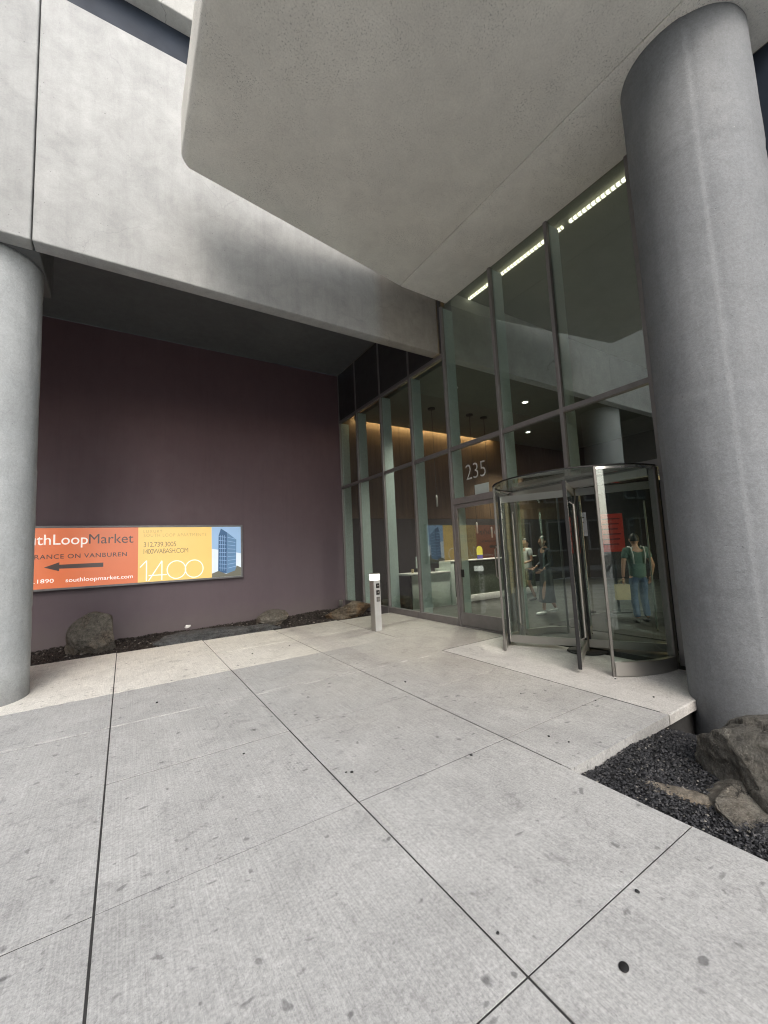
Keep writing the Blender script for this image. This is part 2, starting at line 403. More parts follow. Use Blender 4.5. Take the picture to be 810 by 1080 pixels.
def arc_wall(bm, cx, cy, r0, r1, a0, a1, z0, z1, n=16):
    A = [R(a0+(a1-a0)*i/n) for i in range(n+1)]
    rows = [[bm.verts.new((cx+r*math.cos(a), cy+r*math.sin(a), z)) for a in A] for r, z in ((r0,z0),(r1,z0),(r1,z1),(r0,z1))]
    for i in range(n):
        for k in range(4):
            bm.faces.new((rows[k][i], rows[k][i+1], rows[(k+1) % 4][i+1], rows[(k+1) % 4][i]))
    bm.faces.new([rows[k][0] for k in range(4)]); bm.faces.new([rows[k][-1] for k in range(3, -1, -1)])
def copy_tree(o, parent=None):
    c = o.copy(); COL.objects.link(c); c.parent = parent
    for ch in list(o.children): copy_tree(ch, c)
    return c

def text_mesh(txt, x0, z0, w, h, bold=0.0, space=1.0):
    cu = bpy.data.curves.new('lettering', 'FONT'); cu.body = txt; cu.offset = bold; cu.space_character = space
    cu.resolution_u = 4
    o = bpy.data.objects.new('lettering', cu); COL.objects.link(o)
    dg = bpy.context.evaluated_depsgraph_get(); dg.update()
    me = bpy.data.meshes.new_from_object(o.evaluated_get(dg))
    bpy.data.objects.remove(o)
    xs = [v.co.x for v in me.vertices]; ys = [v.co.y for v in me.vertices]
    a, b, c, d = min(xs), max(xs), min(ys), max(ys)
    if h is None: h = w*(d-c)/(b-a)
    for v in me.vertices: v.co = Vector(((v.co.x-a)/(b-a)*w + x0, 0, (v.co.y-c)/(d-c)*h + z0))
    return me
def flat_poly(bm, pts):            # pts are (x, z) on the plane y = 0, facing -y
    bm.faces.new([bm.verts.new((p[0], 0, p[1])) for p in pts])
def stroke(bm, pts, w):            # flat stroke of width w along (x, z) points
    for (ax, az), (bx, bz) in zip(pts, pts[1:]):
        d = Vector((bx-ax, bz-az)).normalized(); n = Vector((-d.y, d.x))*w/2
        flat_poly(bm, [(ax+n.x, az+n.y), (ax-n.x, az-n.y), (bx-n.x, bz-n.y), (bx+n.x, bz+n.y)])
def flat_ring(bm, cx, cz, rx, rz, w, n=40):
    A = [2*PI*i/n for i in range(n)]
    o = [bm.verts.new((cx+rx*math.cos(a), 0, cz+rz*math.sin(a))) for a in A]
    i_ = [bm.verts.new((cx+(rx-w)*math.cos(a), 0, cz+(rz-w)*math.sin(a))) for a in A]
    for k in range(n): bm.faces.new((o[k], o[(k+1) % n], i_[(k+1) % n], i_[k]))

# ------------------------------------------------------------------ ground
def slab_mesh(cells, depth=.42, bev=.0015):
    bm = bmesh.new()
    for (x0, x1, y0, y1) in cells:
        nb = bmesh.new(); fs = box(nb, x0, x1, y0, y1, -(.095 if x0 > 2.8 and y1 > 0 else depth), 0)
        top = [f for f in nb.faces if all(abs(v.co.z) < 1e-6 for v in f.verts)][0]
        bmesh.ops.bevel(nb, geom=list(top.edges), offset=bev, segments=2, profile=.5, affect='EDGES')
        dz = random.uniform(-.002, .002)
        mp = {}
        for v in nb.verts: mp[v] = bm.verts.new((v.co.x, v.co.y, v.co.z + gz(v.co.x, v.co.y) + dz))
        for f in nb.faces: bm.faces.new([mp[v] for v in f.verts])
        nb.free()
    return bm
XJ = [-6.03, -4.55, -3.07, -1.59, -.11, 1.385, 2.86, 4.405]
YJ = [-11.4, -9.99, -8.58, -7.17, -5.76, -4.35, -2.94, -1.53, -.13, 1.275, 2.69, 4.10, 5.40, 6.72, 8.03]
def yedge(x): return 9.52 - .045*x
cells = []
wide, thin = .006, .0042
for i in range(len(XJ)-1):
    x0, x1 = XJ[i]+wide, XJ[i+1]-wide
    for j in range(len(YJ)):
        y0 = YJ[j]+thin
        if j+1 < len(YJ): y1 = YJ[j+1]-thin
        else: y1 = yedge((x0+x1)/2)
        if x0 > 2.8:
            if y1 < 2.1: continue
            if y0 < 2.06: y0 = 2.06
        cells.append((x0, x1, y0, y1))
for xa, xb in ((2.86, 4.405), (4.405, 5.95)):
    for ya, yb in zip(YJ[:8], YJ[1:9]): cells.append((xa+wide, xb-wide, ya+thin, yb-thin))
x0, x1 = XJ[-1]+wide, 5.94
for y0, y1 in ((5.40, 6.72), (6.72, 8.03), (8.03, 9.28)): cells.append((x0, x1, y0+thin, y1-thin))
setp(build('pavement', slab_mesh(cells), M['pave']), kind='structure')
setp(build('entrance_slab', slab_mesh([(4.405+wide+.008, 5.95, 2.06, 5.40-thin)], .30, .012), M['entry']), kind='structure')
# soil under the slabs, one sheet out to the horizon
def sheet(name, pts, mat, f):
    bm = bmesh.new()
    bm.faces.new([bm.verts.new((x, y, f(x, y))) for x, y in pts]); return build(name, bm, mat)
setp(sheet('subgrade_or_shade_fill', [(-400,-400), (400,-400), (400,400), (-400,400)], M['kerb_pale'], lambda x, y: -.62), kind='structure')
setp(sheet('joint_bed', [(-6.1,-11.5), (2.84,-11.5), (2.84,2.14), (5.95,2.14), (5.95,9.25), (-6.1,9.7)], M['joint'], lambda x, y: gz(x,y)-.004), kind='structure')
newk = newbox('kerb', -6.2, -6.05, -60, 60, -.45, gz(-6.1, 0)-.02, M['kerb'], bev=.02); setp(newk, kind='structure')
setp(newbox('subgrade_or_shade_fill', 2.9, 5.95, 2.13, 9.2, -.61, -.19, M['joint']), kind='structure')  # near-black fill painting the shade of the hollow under the slab edge
setp(sheet('road', [(-16,-60), (-6.2,-60), (-6.2,60), (-16,60)], M['asphalt'], lambda x, y: -.36), kind='structure')
bm = bmesh.new()
for y in range(-40, 41, 5): box(bm, -11.16, -11.04, y, y+2.6, -.358, -.354)
setp(build('lane_marking', bm, M['white']), kind='structure')
setp(newbox('far_pavement', -21, -16, -60, 60, -.5, -.22, M['kerb'], bev=.02), kind='structure')

# ------------------------------------------------------------------ gravel beds
def stone_cloud(name, region, height, count, size, mat, flat=.55, soil=None):
    bm = bmesh.new()
    (ax, bx, ay, by) = region
    nx, ny = max(2, int((bx-ax)/.12)), max(2, int((by-ay)/.12))
    g = [[None]*(ny+1) for _ in range(nx+1)]
    for i in range(nx+1):
        for j in range(ny+1):
            x = ax+(bx-ax)*i/nx; y = ay+(by-ay)*j/ny
            g[i][j] = bm.verts.new((x, y, height(x, y)-.012))
    for i in range(nx):
        for j in range(ny): bm.faces.new((g[i][j], g[i+1][j], g[i+1][j+1], g[i][j+1]))
    base = [Vector(v) for v in ((1,0,0),(-1,0,0),(0,1,0),(0,-1,0),(0,0,1),(0,0,-1))]
    tri = [(0,2,4),(2,1,4),(1,3,4),(3,0,4),(2,0,5),(1,2,5),(3,1,5),(0,3,5)]
    for k in range(count):
        x = random.uniform(ax, bx); y = random.uniform(ay, by)
        s = size*random.uniform(.5, 1.5)
        m = Matrix.Rotation(random.uniform(0, 6.3), 3, 'Z') @ Matrix.Rotation(random.uniform(-.7, .7), 3, 'X')
        vs = []
        for b in base:
            v = Vector((b.x*s*random.uniform(.6,1.2), b.y*s*random.uniform(.5,1), b.z*s*flat*random.uniform(.6,1.2))) + Vector([random.uniform(-.3,.3)*s for _ in range(3)])*.6
            vs.append(bm.verts.new(Vector((x, y, height(x, y)+s*.15)) + m @ v))
        for t in tri: bm.faces.new([vs[i] for i in t])
    return build(name, bm, mat)
def h_front(x, y):                 # a shallow pit falling away from the pavement to the column
    d = min(1, max(0, (x-2.86)/2.3)); e = min(1, max(0, (y-.2)/1.8))
    z = gz(x, y) - .055 - .06*d - .26*min(1, max(0, (x-4.25)/.7))**1.4
    return z + .03*noise.noise(Vector((x*2.2, y*2.2, 0)))
setp(stone_cloud('gravel', (2.875, 6.0, .25, 2.05), h_front, 30000, .0115, M['gravel']), kind='stuff')
def h_back(x, y):
    d = min(1, max(0, (y-9.2)/2.6))
    return gz(x, y) - .045 - .08*math.sin(min(1, d*1.6)*PI*.5) + .045*noise.noise(Vector((x*1.3, y*1.3, 3)))
setp(sheet('bed_soil', [(2.875,-.3), (6.0,-.3), (6.0,.3), (2.875,.3)], M['gravel'], lambda x, y: gz(x,y)-.16), kind='structure')
setp(stone_cloud('mulch', (-6, 5.93, 9.36, 11.93), h_back, 15000, .026, M['mulch'], .5), kind='stuff')

# ------------------------------------------------------------------ rocks
def rock(name, loc, dims, seed, mat, label, cuts=9, sub=5, rz=0, rough=.10, group=None, keep=None, ridge=1.0, crack=None):
    rnd = random.Random(seed)
    bm = bmesh.new(); bmesh.ops.create_icosphere(bm, subdivisions=sub, radius=1)
    planes = []
    for k in range(cuts):
        n = Vector((rnd.gauss(0,1), rnd.gauss(0,1), rnd.gauss(0,.8))).normalized(); planes.append((n, rnd.uniform(.55,.82)))
    for n, d in (keep or []): planes.append((Vector(n).normalized(), d))
    off = Vector((seed*3.7, seed*1.3, seed*.7))
    for v in bm.verts:
        c = v.co.copy()*1.15
        for n, d in planes:
            k = c.dot(n)
            if k > d: c -= n*(k-d)*.96
        f = noise.fractal(c*1.7+off, .9, 2.1, 6)*rough
        st = abs(noise.noise(Vector((c.x*1.6, c.y*1.6, c.z*6.0))+off))*rough*.9*ridge
        c += c.normalized()*(f - st)
        if crack:
            q = c.dot(crack[0]) - crack[1] + .16*noise.noise(c*2.1+off) + .05*noise.noise(c*7+off)
            c += c.normalized()*(.07*(1 if q > 0 else 0) - .10*math.exp(-(q/.035)**2))
        v.co = Vector((c.x*dims[0], c.y*dims[1], c.z*dims[2]))
    o = build(name, bm, mat, smooth=True, angle=38)
    o.location = loc; o.rotation_euler = (0, 0, rz)
    return setp(o, label, 'rock', group)
# beside the right column: a rugged block leaning on a lower slab (one boulder)
b = rock('boulder', (3.93, 1.17, -.09), (.58, .60, .45), 11, M['rock_big'], 'large rugged grey brown boulder leaning against the foot of the right column', cuts=13, sub=6, rough=.085, rz=.15, ridge=.2,
     crack=(Vector((.70, -.55, .25)).normalized(), .10), keep=[((.05,.05,1),.68), ((-1,.1,.10),.84), ((-.5,-1,.2),.80), ((.2,-1,.1),.82)])
lo = rock('boulder_foot', (3.50, 1.19, -.20), (.30, .40, .16), 19, M['rock_big'], None, cuts=10, sub=5, rough=.10, rz=.5, ridge=.2, keep=[((-.4,-.3,1),.55)])
bm = bmesh.new(); bm.from_mesh(b.data); q = bmesh.new(); q.from_mesh(lo.data)
q.transform(b.matrix_basis.inverted() @ lo.matrix_basis); tmp = bpy.data.meshes.new('boulder'); q.to_mesh(tmp); bm.from_mesh(tmp)
bm.to_mesh(b.data); bm.free(); q.free(); bpy.data.objects.remove(lo)
rock('flat_rock', (3.26, 1.50, -.185), (.27, .14, .05), 4, M['rock_tan'], 'low tan rock half buried in black gravel left of the big boulder', cuts=6, rough=.16, rz=-1.35)
rock('pebble', (3.23, 1.02, -.155), (.06, .05, .022), 9, M['rock_dark'], 'smooth grey pebble lying in the gravel in front of the big boulder', cuts=3, sub=3, rough=.04)
rock('boulder', (-.52, 10.80, .02), (.50, .42, .52), 23, M['rock'], 'upright rounded grey brown boulder in the bed below the wall sign', cuts=8, rough=.08, rz=.5, keep=[((-.8,-.3,.5),.74)])
rock('flat_rock', (1.90, 10.0, -.06), (1.15, .36, .20), 31, M['rock_dark'], 'long flat charcoal rock along the edge of the planting bed', cuts=6, rough=.14, rz=-.02, keep=[((0,0,1),.6)])
rock('boulder', (3.30, 10.75, -.03), (.46, .40, .24), 37, M['rock'], 'low grey rock in the bed right of the long flat rock', cuts=8, rough=.12, rz=.8)
rock('boulder', (5.15, 10.15, -.03), (.68, .50, .30), 41, M['rock_brown'], 'rust stained brown rock in the corner of the bed by the glass front', cuts=8, rough=.12, rz=.2)

# stray stones kicked out on the paving
bm = bmesh.new(); bmesh.ops.create_icosphere(bm, subdivisions=2, radius=1)
for v in bm.verts: v.co *= 1+.25*noise.noise(v.co*1.5)
pb = build('stray_stone', bm, M['pebble'], smooth=True)
first = True
sp = [(2.418,2.662,.016), (3.213,2.313,.014), (3.173,2.479,.016), (1.425,1.47,.011), (1.517,3.045,.018), (1.482,3.073,.012), (4.224,2.678,.014), (2.132,1.227,.016), (4.75,2.35,.015), (5.02,2.9,.015), (3.8,3.3,.012), (.35,5.9,.022), (3.05,4.5,.02), (1.9,7.5,.02), (2.6,7.6,.018), (.9,3.9,.014), (-.9,3.4,.018)]
for x, y, s in sp:
    o = pb if first else pb.copy()
    if not first: COL.objects.link(o)
    first = False
    o.location = (x, y, gz(x, y)+s*.35); s *= .6; o.scale = (s*1.3, s, s*.6); o.rotation_euler = (0, 0, random.uniform(0, 6))
    setp(o, 'small dark stone kicked out of the gravel onto the paving', 'stone', 'stray stones on the paving')
bm = bmesh.new(); lathe(bm, [(.0005,.0), (.020,.001), (.0225,.003), (.019,.005), (.001,.0055)], n=20)
o = build('gum_spot', bm, M['black'], smooth=True); o.location = (1.722, 1.076, gz(1.722, 1.076)+.002); o.scale = (1.15, .85, 1); o.rotation_euler.z = .4
setp(o, 'black oval blob of chewing gum stuck to the nearest paving', 'gum')
rock('crumpled_paper', (1.36, 11.6, -.03), (.10, .07, .035), 77, M['white'], 'scrap of white paper lying on the mulch by the wall', cuts=10, sub=3, rough=.25)['category'] = 'litter'

# ------------------------------------------------------------------ columns
def column(name, cx, cy, r, z0, z1, mat, label, seam):
    bm = bmesh.new(); n, rows = 200, 150
    zs = [z0+(z1-z0)*i/rows for i in range(rows+1)]
    ring = []
    lifts = [(1.05, .0), (3.05, .004), (5.6, -.002), (9, .003)]
    for z in zs:
        row = []
        for k in range(n):
            a = 2*PI*k/n
            rr = r
            da = (a - seam + PI) % (2*PI) - PI
            if -1.6 < da < 0: rr += .010
            if abs(da) < .02: rr -= .006
            for zz, dl in lifts:
                if z < zz: rr += dl; break
            for zz, _ in lifts[:-1]:
                if abs(z-zz) < (z1-z0)/rows*.6: rr -= .004
            rr += .006*noise.noise(Vector((math.cos(a)*1.3, math.sin(a)*1.3, z*.6+seam))) + .003*noise.noise(Vector((math.cos(a)*4, math.sin(a)*4, z*2.6+seam)))
            row.append(bm.verts.new((cx+rr*math.cos(a), cy+rr*math.sin(a), z)))
        ring.append(row)
    for i in range(rows):
        for k in range(n): bm.faces.new((ring[i][k], ring[i][(k+1) % n], ring[i+1][(k+1) % n], ring[i+1][k]))
    bm.faces.new(ring[0][::-1]); bm.faces.new(ring[-1])
    return setp(build(name, bm, mat, smooth=True), label, 'column')
column('column', 5.436, 1.656, .595, -.6, 7.052, M['column'], 'tall round grey concrete column in the gravel beside the revolving door', R(204))
column('column', -1.666, 7.562, .577, gz(-1.67,7.5)-.05, 5.985, M['column_pale'], 'pale round concrete column at the left, in front of the wall sign', R(262))

# ------------------------------------------------------------------ concrete structure
def fine_box(bm, x0, x1, y0, y1, z0, z1, bev=.02):
    box(bm, x0, x1, y0, y1, z0, z1, bev, 3)
beam = thing('concrete_beam', 'pale concrete beam spanning from the left column to the glass front', 'beam', (2.4, 6.75, 5.98))
def pbox(name, parent, x0, x1, y0, y1, z0, z1, mat, bev=.02):
    bm = bmesh.new(); fine_box(bm, x0, x1, y0, y1, z0, z1, bev)
    L = parent.location
    for v in bm.verts: v.co -= L
    return build(name, bm, mat, parent, smooth=True, angle=30)
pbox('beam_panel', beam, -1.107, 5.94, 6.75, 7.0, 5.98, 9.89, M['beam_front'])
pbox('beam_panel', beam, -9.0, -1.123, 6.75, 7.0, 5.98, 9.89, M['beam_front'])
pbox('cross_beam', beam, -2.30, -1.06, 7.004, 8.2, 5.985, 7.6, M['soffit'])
up = thing('upper_storey', 'pale upper storey wall above the strip of dark windows', 'building', (-2, 6.75, 9.9))
pbox('window_strip', up, -9.0, 5.94, 7.02, 7.10, 9.3, 10.95, M['dark_glass'], .003)
pbox('wall', up, -9.0, 5.94, 6.75, 7.3, 10.78, 14.5, M['beam'])
pbox('sky_block', up, -9.0, 5.94, 7.32, 20, 10.96, 14.4, M['soffit'], .01)  # unseen slab added to block the sky light from above
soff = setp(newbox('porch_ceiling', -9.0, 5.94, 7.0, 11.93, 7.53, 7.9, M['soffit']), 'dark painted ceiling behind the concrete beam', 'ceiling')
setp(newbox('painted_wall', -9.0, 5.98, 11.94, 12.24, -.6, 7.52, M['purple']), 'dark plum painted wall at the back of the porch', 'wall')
setp(newbox('side_wall', -9.3, -9.01, 6.75, 12.2, -.6, 14.4, M['beam']), 'pale concrete side wall closing the porch on the far left', 'wall')

can = thing('canopy', 'broad buff concrete canopy slab with rounded edge over the entrance', 'canopy', (3, 3, 7.05))
YC = .86
bm = bmesh.new()
rf = .14
out = [(4.742, YC, 0, 0), (4.742, 6.465, 0, 0)]
e0, c0 = Vector((4.742, 6.465)), Vector((.58, 5.735)); u_ = (c0-e0).normalized()
n0 = Vector((u_.y, -u_.x)); n0 = n0 if n0.y > 0 else -n0
a0 = math.atan2(n0.y, n0.x); ct = c0 - u_*0; cc = Vector((.58+rf, 0)); cc.y = c0.y + (u_.y/u_.x)*rf - rf/abs(u_.x)
for k in range(9):
    a = a0 + (PI-a0)*k/8; w = (k/8)
    out.append((cc.x+rf*math.cos(a), cc.y+rf*math.sin(a), math.cos(a)*w, math.sin(a)*w))
out.append((.58, YC, -1, 0))
rb = .085; rings = []
for k in range(9):
    t_ = PI/2*k/8
    rings.append([bm.verts.new((x-nx*rb*(1-math.sin(t_)), y-ny*rb*(1-math.sin(t_)), 7.053+rb*(1-math.cos(t_)))) for x, y, nx, ny in out])
rings.append([bm.verts.new((x, y, 7.75)) for x, y, nx, ny in out])
m_ = len(out)
for p_, q_ in zip(rings, rings[1:]):
    for k in range(m_): bm.faces.new((p_[k], p_[(k+1) % m_], q_[(k+1) % m_], q_[k]))
bm.faces.new(rings[0][::-1]); bm.faces.new(rings[-1])
for v in bm.verts: v.co -= can.location
build('main_slab', bm, M['canopy'], can, smooth=True, angle=28)
bm = bmesh.new(); prism(bm, [(4.756, YC), (5.985, YC), (5.985, 6.485), (4.756, 6.467)], 7.045, 7.76)
es = [e for e in bm.edges if all(v.co.z < 7.1 and v.co.x < 4.8 for v in e.verts)]
bmesh.ops.bevel(bm, geom=es, offset=.022, segments=3, profile=.5, affect='EDGES')
for v in bm.verts: v.co -= can.location
build('edge_strip', bm, M['canopy'], can, smooth=True, angle=28)
tw = thing('tower_facade', 'dark glazed tower front rising above the canopy', 'building', (6, 2, 7.8))
pbox('wall', tw, 6.03, 20, -14, 30, 7.9, 24, M['dark_glass'], .01)

# ------------------------------------------------------------------ glass front
cw = thing('glass_front', 'tall glazed lobby front with taupe mullions', 'glass wall', (6, 7, 0))
def cwb(name, x0, x1, y0, y1, z0, z1, mat, bev=.004, parent=None):
    bm = bmesh.new(); box(bm, x0, x1, y0-7 if parent is None or True else y0, y1-7, z0, z1, bev, 1)
    for v in bm.verts: v.co.x -= 6
    return build(name, bm, mat, parent or cw)
MY = [11.94, 10.77, 9.37, 7.98, 6.65, 5.18, 3.90, 2.55, 1.2, -.15, -1.5]
GX = 6.0
for i, y in enumerate(MY):
    top = 7.04 if y < 6.7 else 7.53
    z0 = 2.67 if y == 3.90 else .0
    cwb('mullion', 5.945, 6.02, y-.032, y+.032, z0, top, M['alu'])
    if y > 2.4: cwb('fin', 6.024, 6.30, y-.026, y+.026, z0, 5.9 if y > 6.7 else 7.02, M['fin'])
H1, H2 = 3.745, 5.93
for i in range(len(MY)-1):
    y1, y0 = MY[i]-.032, MY[i+1]+.032
    cwb('transom', 5.952, 6.05, y0, y1, H1-.04, H1+.04, M['alu'])
    low = .14
    if y0 > 6.6:
        cwb('transom', 5.952, 6.05, y0, y1, H2-.04, H2+.04, M['alu'])
        cwb('glass_pane', GX-.006, GX+.006, y0, y1, H1+.04, H2-.04, M['glass'], 0)
        if y0 > 6.9: cwb('spandrel_panel', 5.965, 5.985, y0, y1, H2+.04, 7.528, M['spandrel'])
        else: cwb('spandrel_panel', 5.965, 5.985, 7.005, y1, H2+.04, 7.528, M['spandrel'])
    else:
        cwb('glass_pane', GX-.006, GX+.006, y0, y1, H1+.04, 7.04, M['glass'] if y1 > 2.6 else M['dark_glass'], 0)
    if 5.1 < y0 < 5.3:           # door bay
        low = 2.66
        cwb('transom', 5.945, 6.06, y0, y1, 2.53, 2.66, M['alu'])
    elif 2.5 < y0 < 5:
        low = 2.66
        if y0 < 3: cwb('transom', 5.952, 6.05, 2.582, 5.148, 2.56, 2.66, M['alu'])
    else:
        cwb('sill', 5.93, 6.06, y0, y1, -.06, low, M['alu'])
    cwb('glass_pane', GX-.006, GX+.006, y0, y1, low, H1-.04, M['glass'] if y1 > 2.6 else M['dark_glass'], 0)
# the bulkhead line where the beam meets the glass front
cwb('mullion', 5.942, 6.018, 6.69, 6.745, 5.98, 7.53, M['spandrel'])
# house number and sticker on the pane above the door
me = text_mesh('235', 0, 0, .55, .315, bold=-.012)
for v in me.vertices: v.co = Vector((-.012, 6.205-7-v.co.x, 3.0+v.co.z))
nb = link('house_number', me, M['etched'], cw)
nb.data.update()
cwb('sticker', GX-.012, GX-.0075, 5.60, 5.98, 2.665, 2.86, M['paper'], 0)
# swing door
dr = bmesh.new()
for (y0, y1, z0, z1) in ((6.535, 6.612, .012, 2.52), (5.218, 5.295, .012, 2.52), (5.296, 6.534, .012, .27), (5.296, 6.534, 2.44, 2.52)):
    box(dr, 5.965, 6.02, y0, y1, z0, z1, .003, 1)
for v in dr.verts: v.co -= Vector((6,7,0))
door = build('door', dr, M['alu'], cw)
cwb('door_glass', 5.988, 5.998, 5.296, 6.534, .27, 2.44, M['door_glass'], 0, door)
cwb('lock', 5.945, 5.964, 6.42, 6.50, 1.0, 1.16, M['black'], .004, door)
bm = bmesh.new(); tube(bm, [(-.035,-1.50,1.0), (-.075,-1.50,1.05), (-.075,-1.50,1.55), (-.035,-1.50,1.6)], .014)
build('handle', bm, M['steel'], door)
cwb('threshold', 5.92, 6.06, 5.215, 6.615, -.05, .008, M['alu'])

# ------------------------------------------------------------------ revolving door
DX, DY, DR = 5.93, 3.82, 1.19
rd = thing('revolving_door', 'round stainless and glass revolving door at the lobby entrance', 'revolving door', (DX, DY, 0))
def zf(a, r=DR): return gz(DX+r*math.cos(R(a)), DY+r*math.sin(R(a)))
def arc(name, r0, r1, a0, a1, z0, z1, mat, n=18):
    bm = bmesh.new(); arc_wall(bm, 0, 0, r0, r1, a0, a1, z0, z1, n); return build(name, bm, mat, rd, smooth=True, angle=40)
TOP = 2.56
for a0, a1 in ((96, 133), (227, 268), (272+10, 313), (47, 84)):
    inside = not (90 < a0 < 270)
    arc('curved_glass', DR-.006, DR+.006, a0, a1, .12 if a0 != 96 else .02, TOP-.03, M['door_glass'])
    arc('base_rail', DR-.03, DR+.03, a0, a1, -.045, .12, M['steel'])
    arc('top_rail', DR-.014, DR+.014, a0, a1, TOP-.03, TOP, M['bright'])
for a in (133.8, 226.2, 46, 314):
    bm = bmesh.new(); box(bm, -.017, .017, -.017, .017, -.06, TOP+.01, .004, 2)
    o = build('post', bm, M['post'], rd); o.location = (DR*math.cos(R(a)), DR*math.sin(R(a)), 0); o.rotation_euler.z = R(a)
for y in (4.99-DY, 2.65-DY):
    bm = bmesh.new(); box(bm, -.03, .04, y-.045, y+.045, -.05, 2.55, .004, 1); build('jamb', bm, M['alu'], rd)
bm = bmesh.new(); box(bm, -.004, .004, -.004, .004, 0, 1); bm.free()
arc('canopy_rim', DR-.008, DR+.016, 0, 359.99, TOP+.012, TOP+.028, M['black'], 64)
bm = bmesh.new(); lathe(bm, [(DR-.012, TOP+.016), (DR-.012, TOP+.028)], n=64); build('canopy_glass', bm, M['door_glass'], rd)
bm = bmesh.new(); box(bm, -.055, .055, -DR+.06, DR-.06, TOP-.115, TOP-.01, .006, 2); build('header', bm, M['steel'], rd)
bm = bmesh.new(); lathe(bm, [(1.14, -.028), (1.14, -.018)], n=64)
for v in bm.verts: v.co.z += .002 + .0135*(DX+v.co.x-6) + .008*(DY+v.co.y-8) + .022
bm.free()
bm = bmesh.new(); lathe(bm, [(.28, gz(DX,DY)+.004), (.27, gz(DX,DY)+.012)], n=40); build('floor_plate', bm, M['black'], rd)
bm = bmesh.new(); tube(bm, [(0,0,-.02), (0,0,2.44)], .035, 16); build('shaft', bm, M['steel'], rd, smooth=True, angle=40)
def wing(ang):
    w = bmesh.new()
    for (x0, x1, z0, z1) in ((.04, 1.13, .03, .145), (.04, 1.13, 2.33, 2.44)):
        box(w, x0, x1, -.018, .018, z0, z1, .003, 1)
    o = build('wing', w, M['steel'], rd); o.rotation_euler.z = R(ang)
    g = bmesh.new(); box(g, .075, 1.135, -.005, .005, .145, 2.33); build('glass_pane', g, M['door_glass'], o)
    s = bmesh.new(); box(s, 1.131, 1.168, -.022, .022, .0, 2.44, .004, 1); box(s, .038, .073, -.016, .016, .146, 2.329, .003, 1)
    build('stile', s, M['black'], o)
    s = bmesh.new(); box(s, 1.115, 1.130, -.024, .024, .03, 2.44, .003, 1); build('edge_trim', s, M['bright'], o)
    p = bmesh.new(); tube(p, [(.93,.02,.32), (.93,.075,.36), (.93,.075,2.12), (.93,.02,2.16)], .0125, 10)
    build('push_bar', p, M['steel'], o, smooth=True, angle=40)
for a in (118, 208, 298, 28): wing(a)

# ------------------------------------------------------------------ lobby
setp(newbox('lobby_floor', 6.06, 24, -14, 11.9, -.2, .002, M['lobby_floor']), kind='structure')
setp(newbox('lobby_mat', 7.2, 9.9, 2.0, 5.4, .006, .014, M['mat'], bev=.002), 'dark entrance mat inside behind the revolving door', 'mat')
lw = thing('lobby_wall', 'brown wood panelled lobby wall lit from a slot above, dark at its foot', 'wall', (12, 11.94, 0))
pbox('wood_panelling', lw, 6.06, 24, 11.94, 12.2, 2.75, 7.88, M['wood'], .004)
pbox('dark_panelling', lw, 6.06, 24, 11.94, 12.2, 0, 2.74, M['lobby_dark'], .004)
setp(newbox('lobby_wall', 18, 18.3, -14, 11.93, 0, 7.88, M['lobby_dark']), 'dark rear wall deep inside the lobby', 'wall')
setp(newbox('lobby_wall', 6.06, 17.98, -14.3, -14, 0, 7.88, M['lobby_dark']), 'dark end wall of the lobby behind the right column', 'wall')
lc = thing('lobby_ceiling', 'olive grey lobby ceiling with a dropped section', 'ceiling', (12, 9, 6))
pbox('dropped_ceiling', lc, 6.40, 17.98, 6.99, 11.70, 6.0, 6.12, M['lobby_ceiling'], .004)
pbox('bulkhead', lc, 6.40, 17.98, 6.75, 6.985, 5.98, 7.60, M['beam'], .004)
pbox('high_ceiling', lc, 6.06, 17.98, -13.9, 11.9, 7.62, 7.88, M['lobby_ceiling'], .004)
bm = bmesh.new(); box(bm, 6.5, 13.1, 11.74, 11.80, 6.14, 6.17)
setp(build('cove_light', bm, M['led']), 'warm light strip hidden in the slot along the lobby wall', 'light strip')
# linear fixture near the glass
lf = thing('linear_light', 'long row of lit louvred tubes on the high lobby ceiling', 'light', (6.95, 4.9, 7.56))
for (y0, y1) in ((5.86, 6.70), (4.18, 5.72), (2.35, 4.05)):
    bm = bmesh.new(); box(bm, -.03, .03, y0-4.9, y1-4.9, -.02, .03, .004, 1); build('tube', bm, M['tube'], lf)
# downlights in the dropped ceiling
bm = bmesh.new(); lathe(bm, [(.11, -.006), (.11, .004)], n=20)
trim = build('downlight', bm, M['white'])
bm = bmesh.new(); lathe(bm, [(.075, -.013), (.075, -.0075)], n=20); build('lens', bm, M['spot'], trim)
k = 0
for x, y in ((7.61, 8.12), (10.4, 8.0), (13.28, 10.19)):
    o = trim if k == 0 else copy_tree(trim); k += 1
    o.location = (x, y, 5.995)
    setp(o, 'small round white downlight in the dropped lobby ceiling', 'downlight', 'downlights in the lobby ceiling')
for x, y in ((7.61, 8.12), (10.4, 8.0), (13.28, 10.19)):
    ld = bpy.data.lights.new('downlight_beam', 'SPOT'); ld.energy = 480; ld.spot_size = R(115); ld.spot_blend = .8; ld.shadow_soft_size = .08; ld.color = (1, .90, .76)
    lo = bpy.data.objects.new('downlight_beam', ld); COL.objects.link(lo); lo.location = (x, y, 5.96)
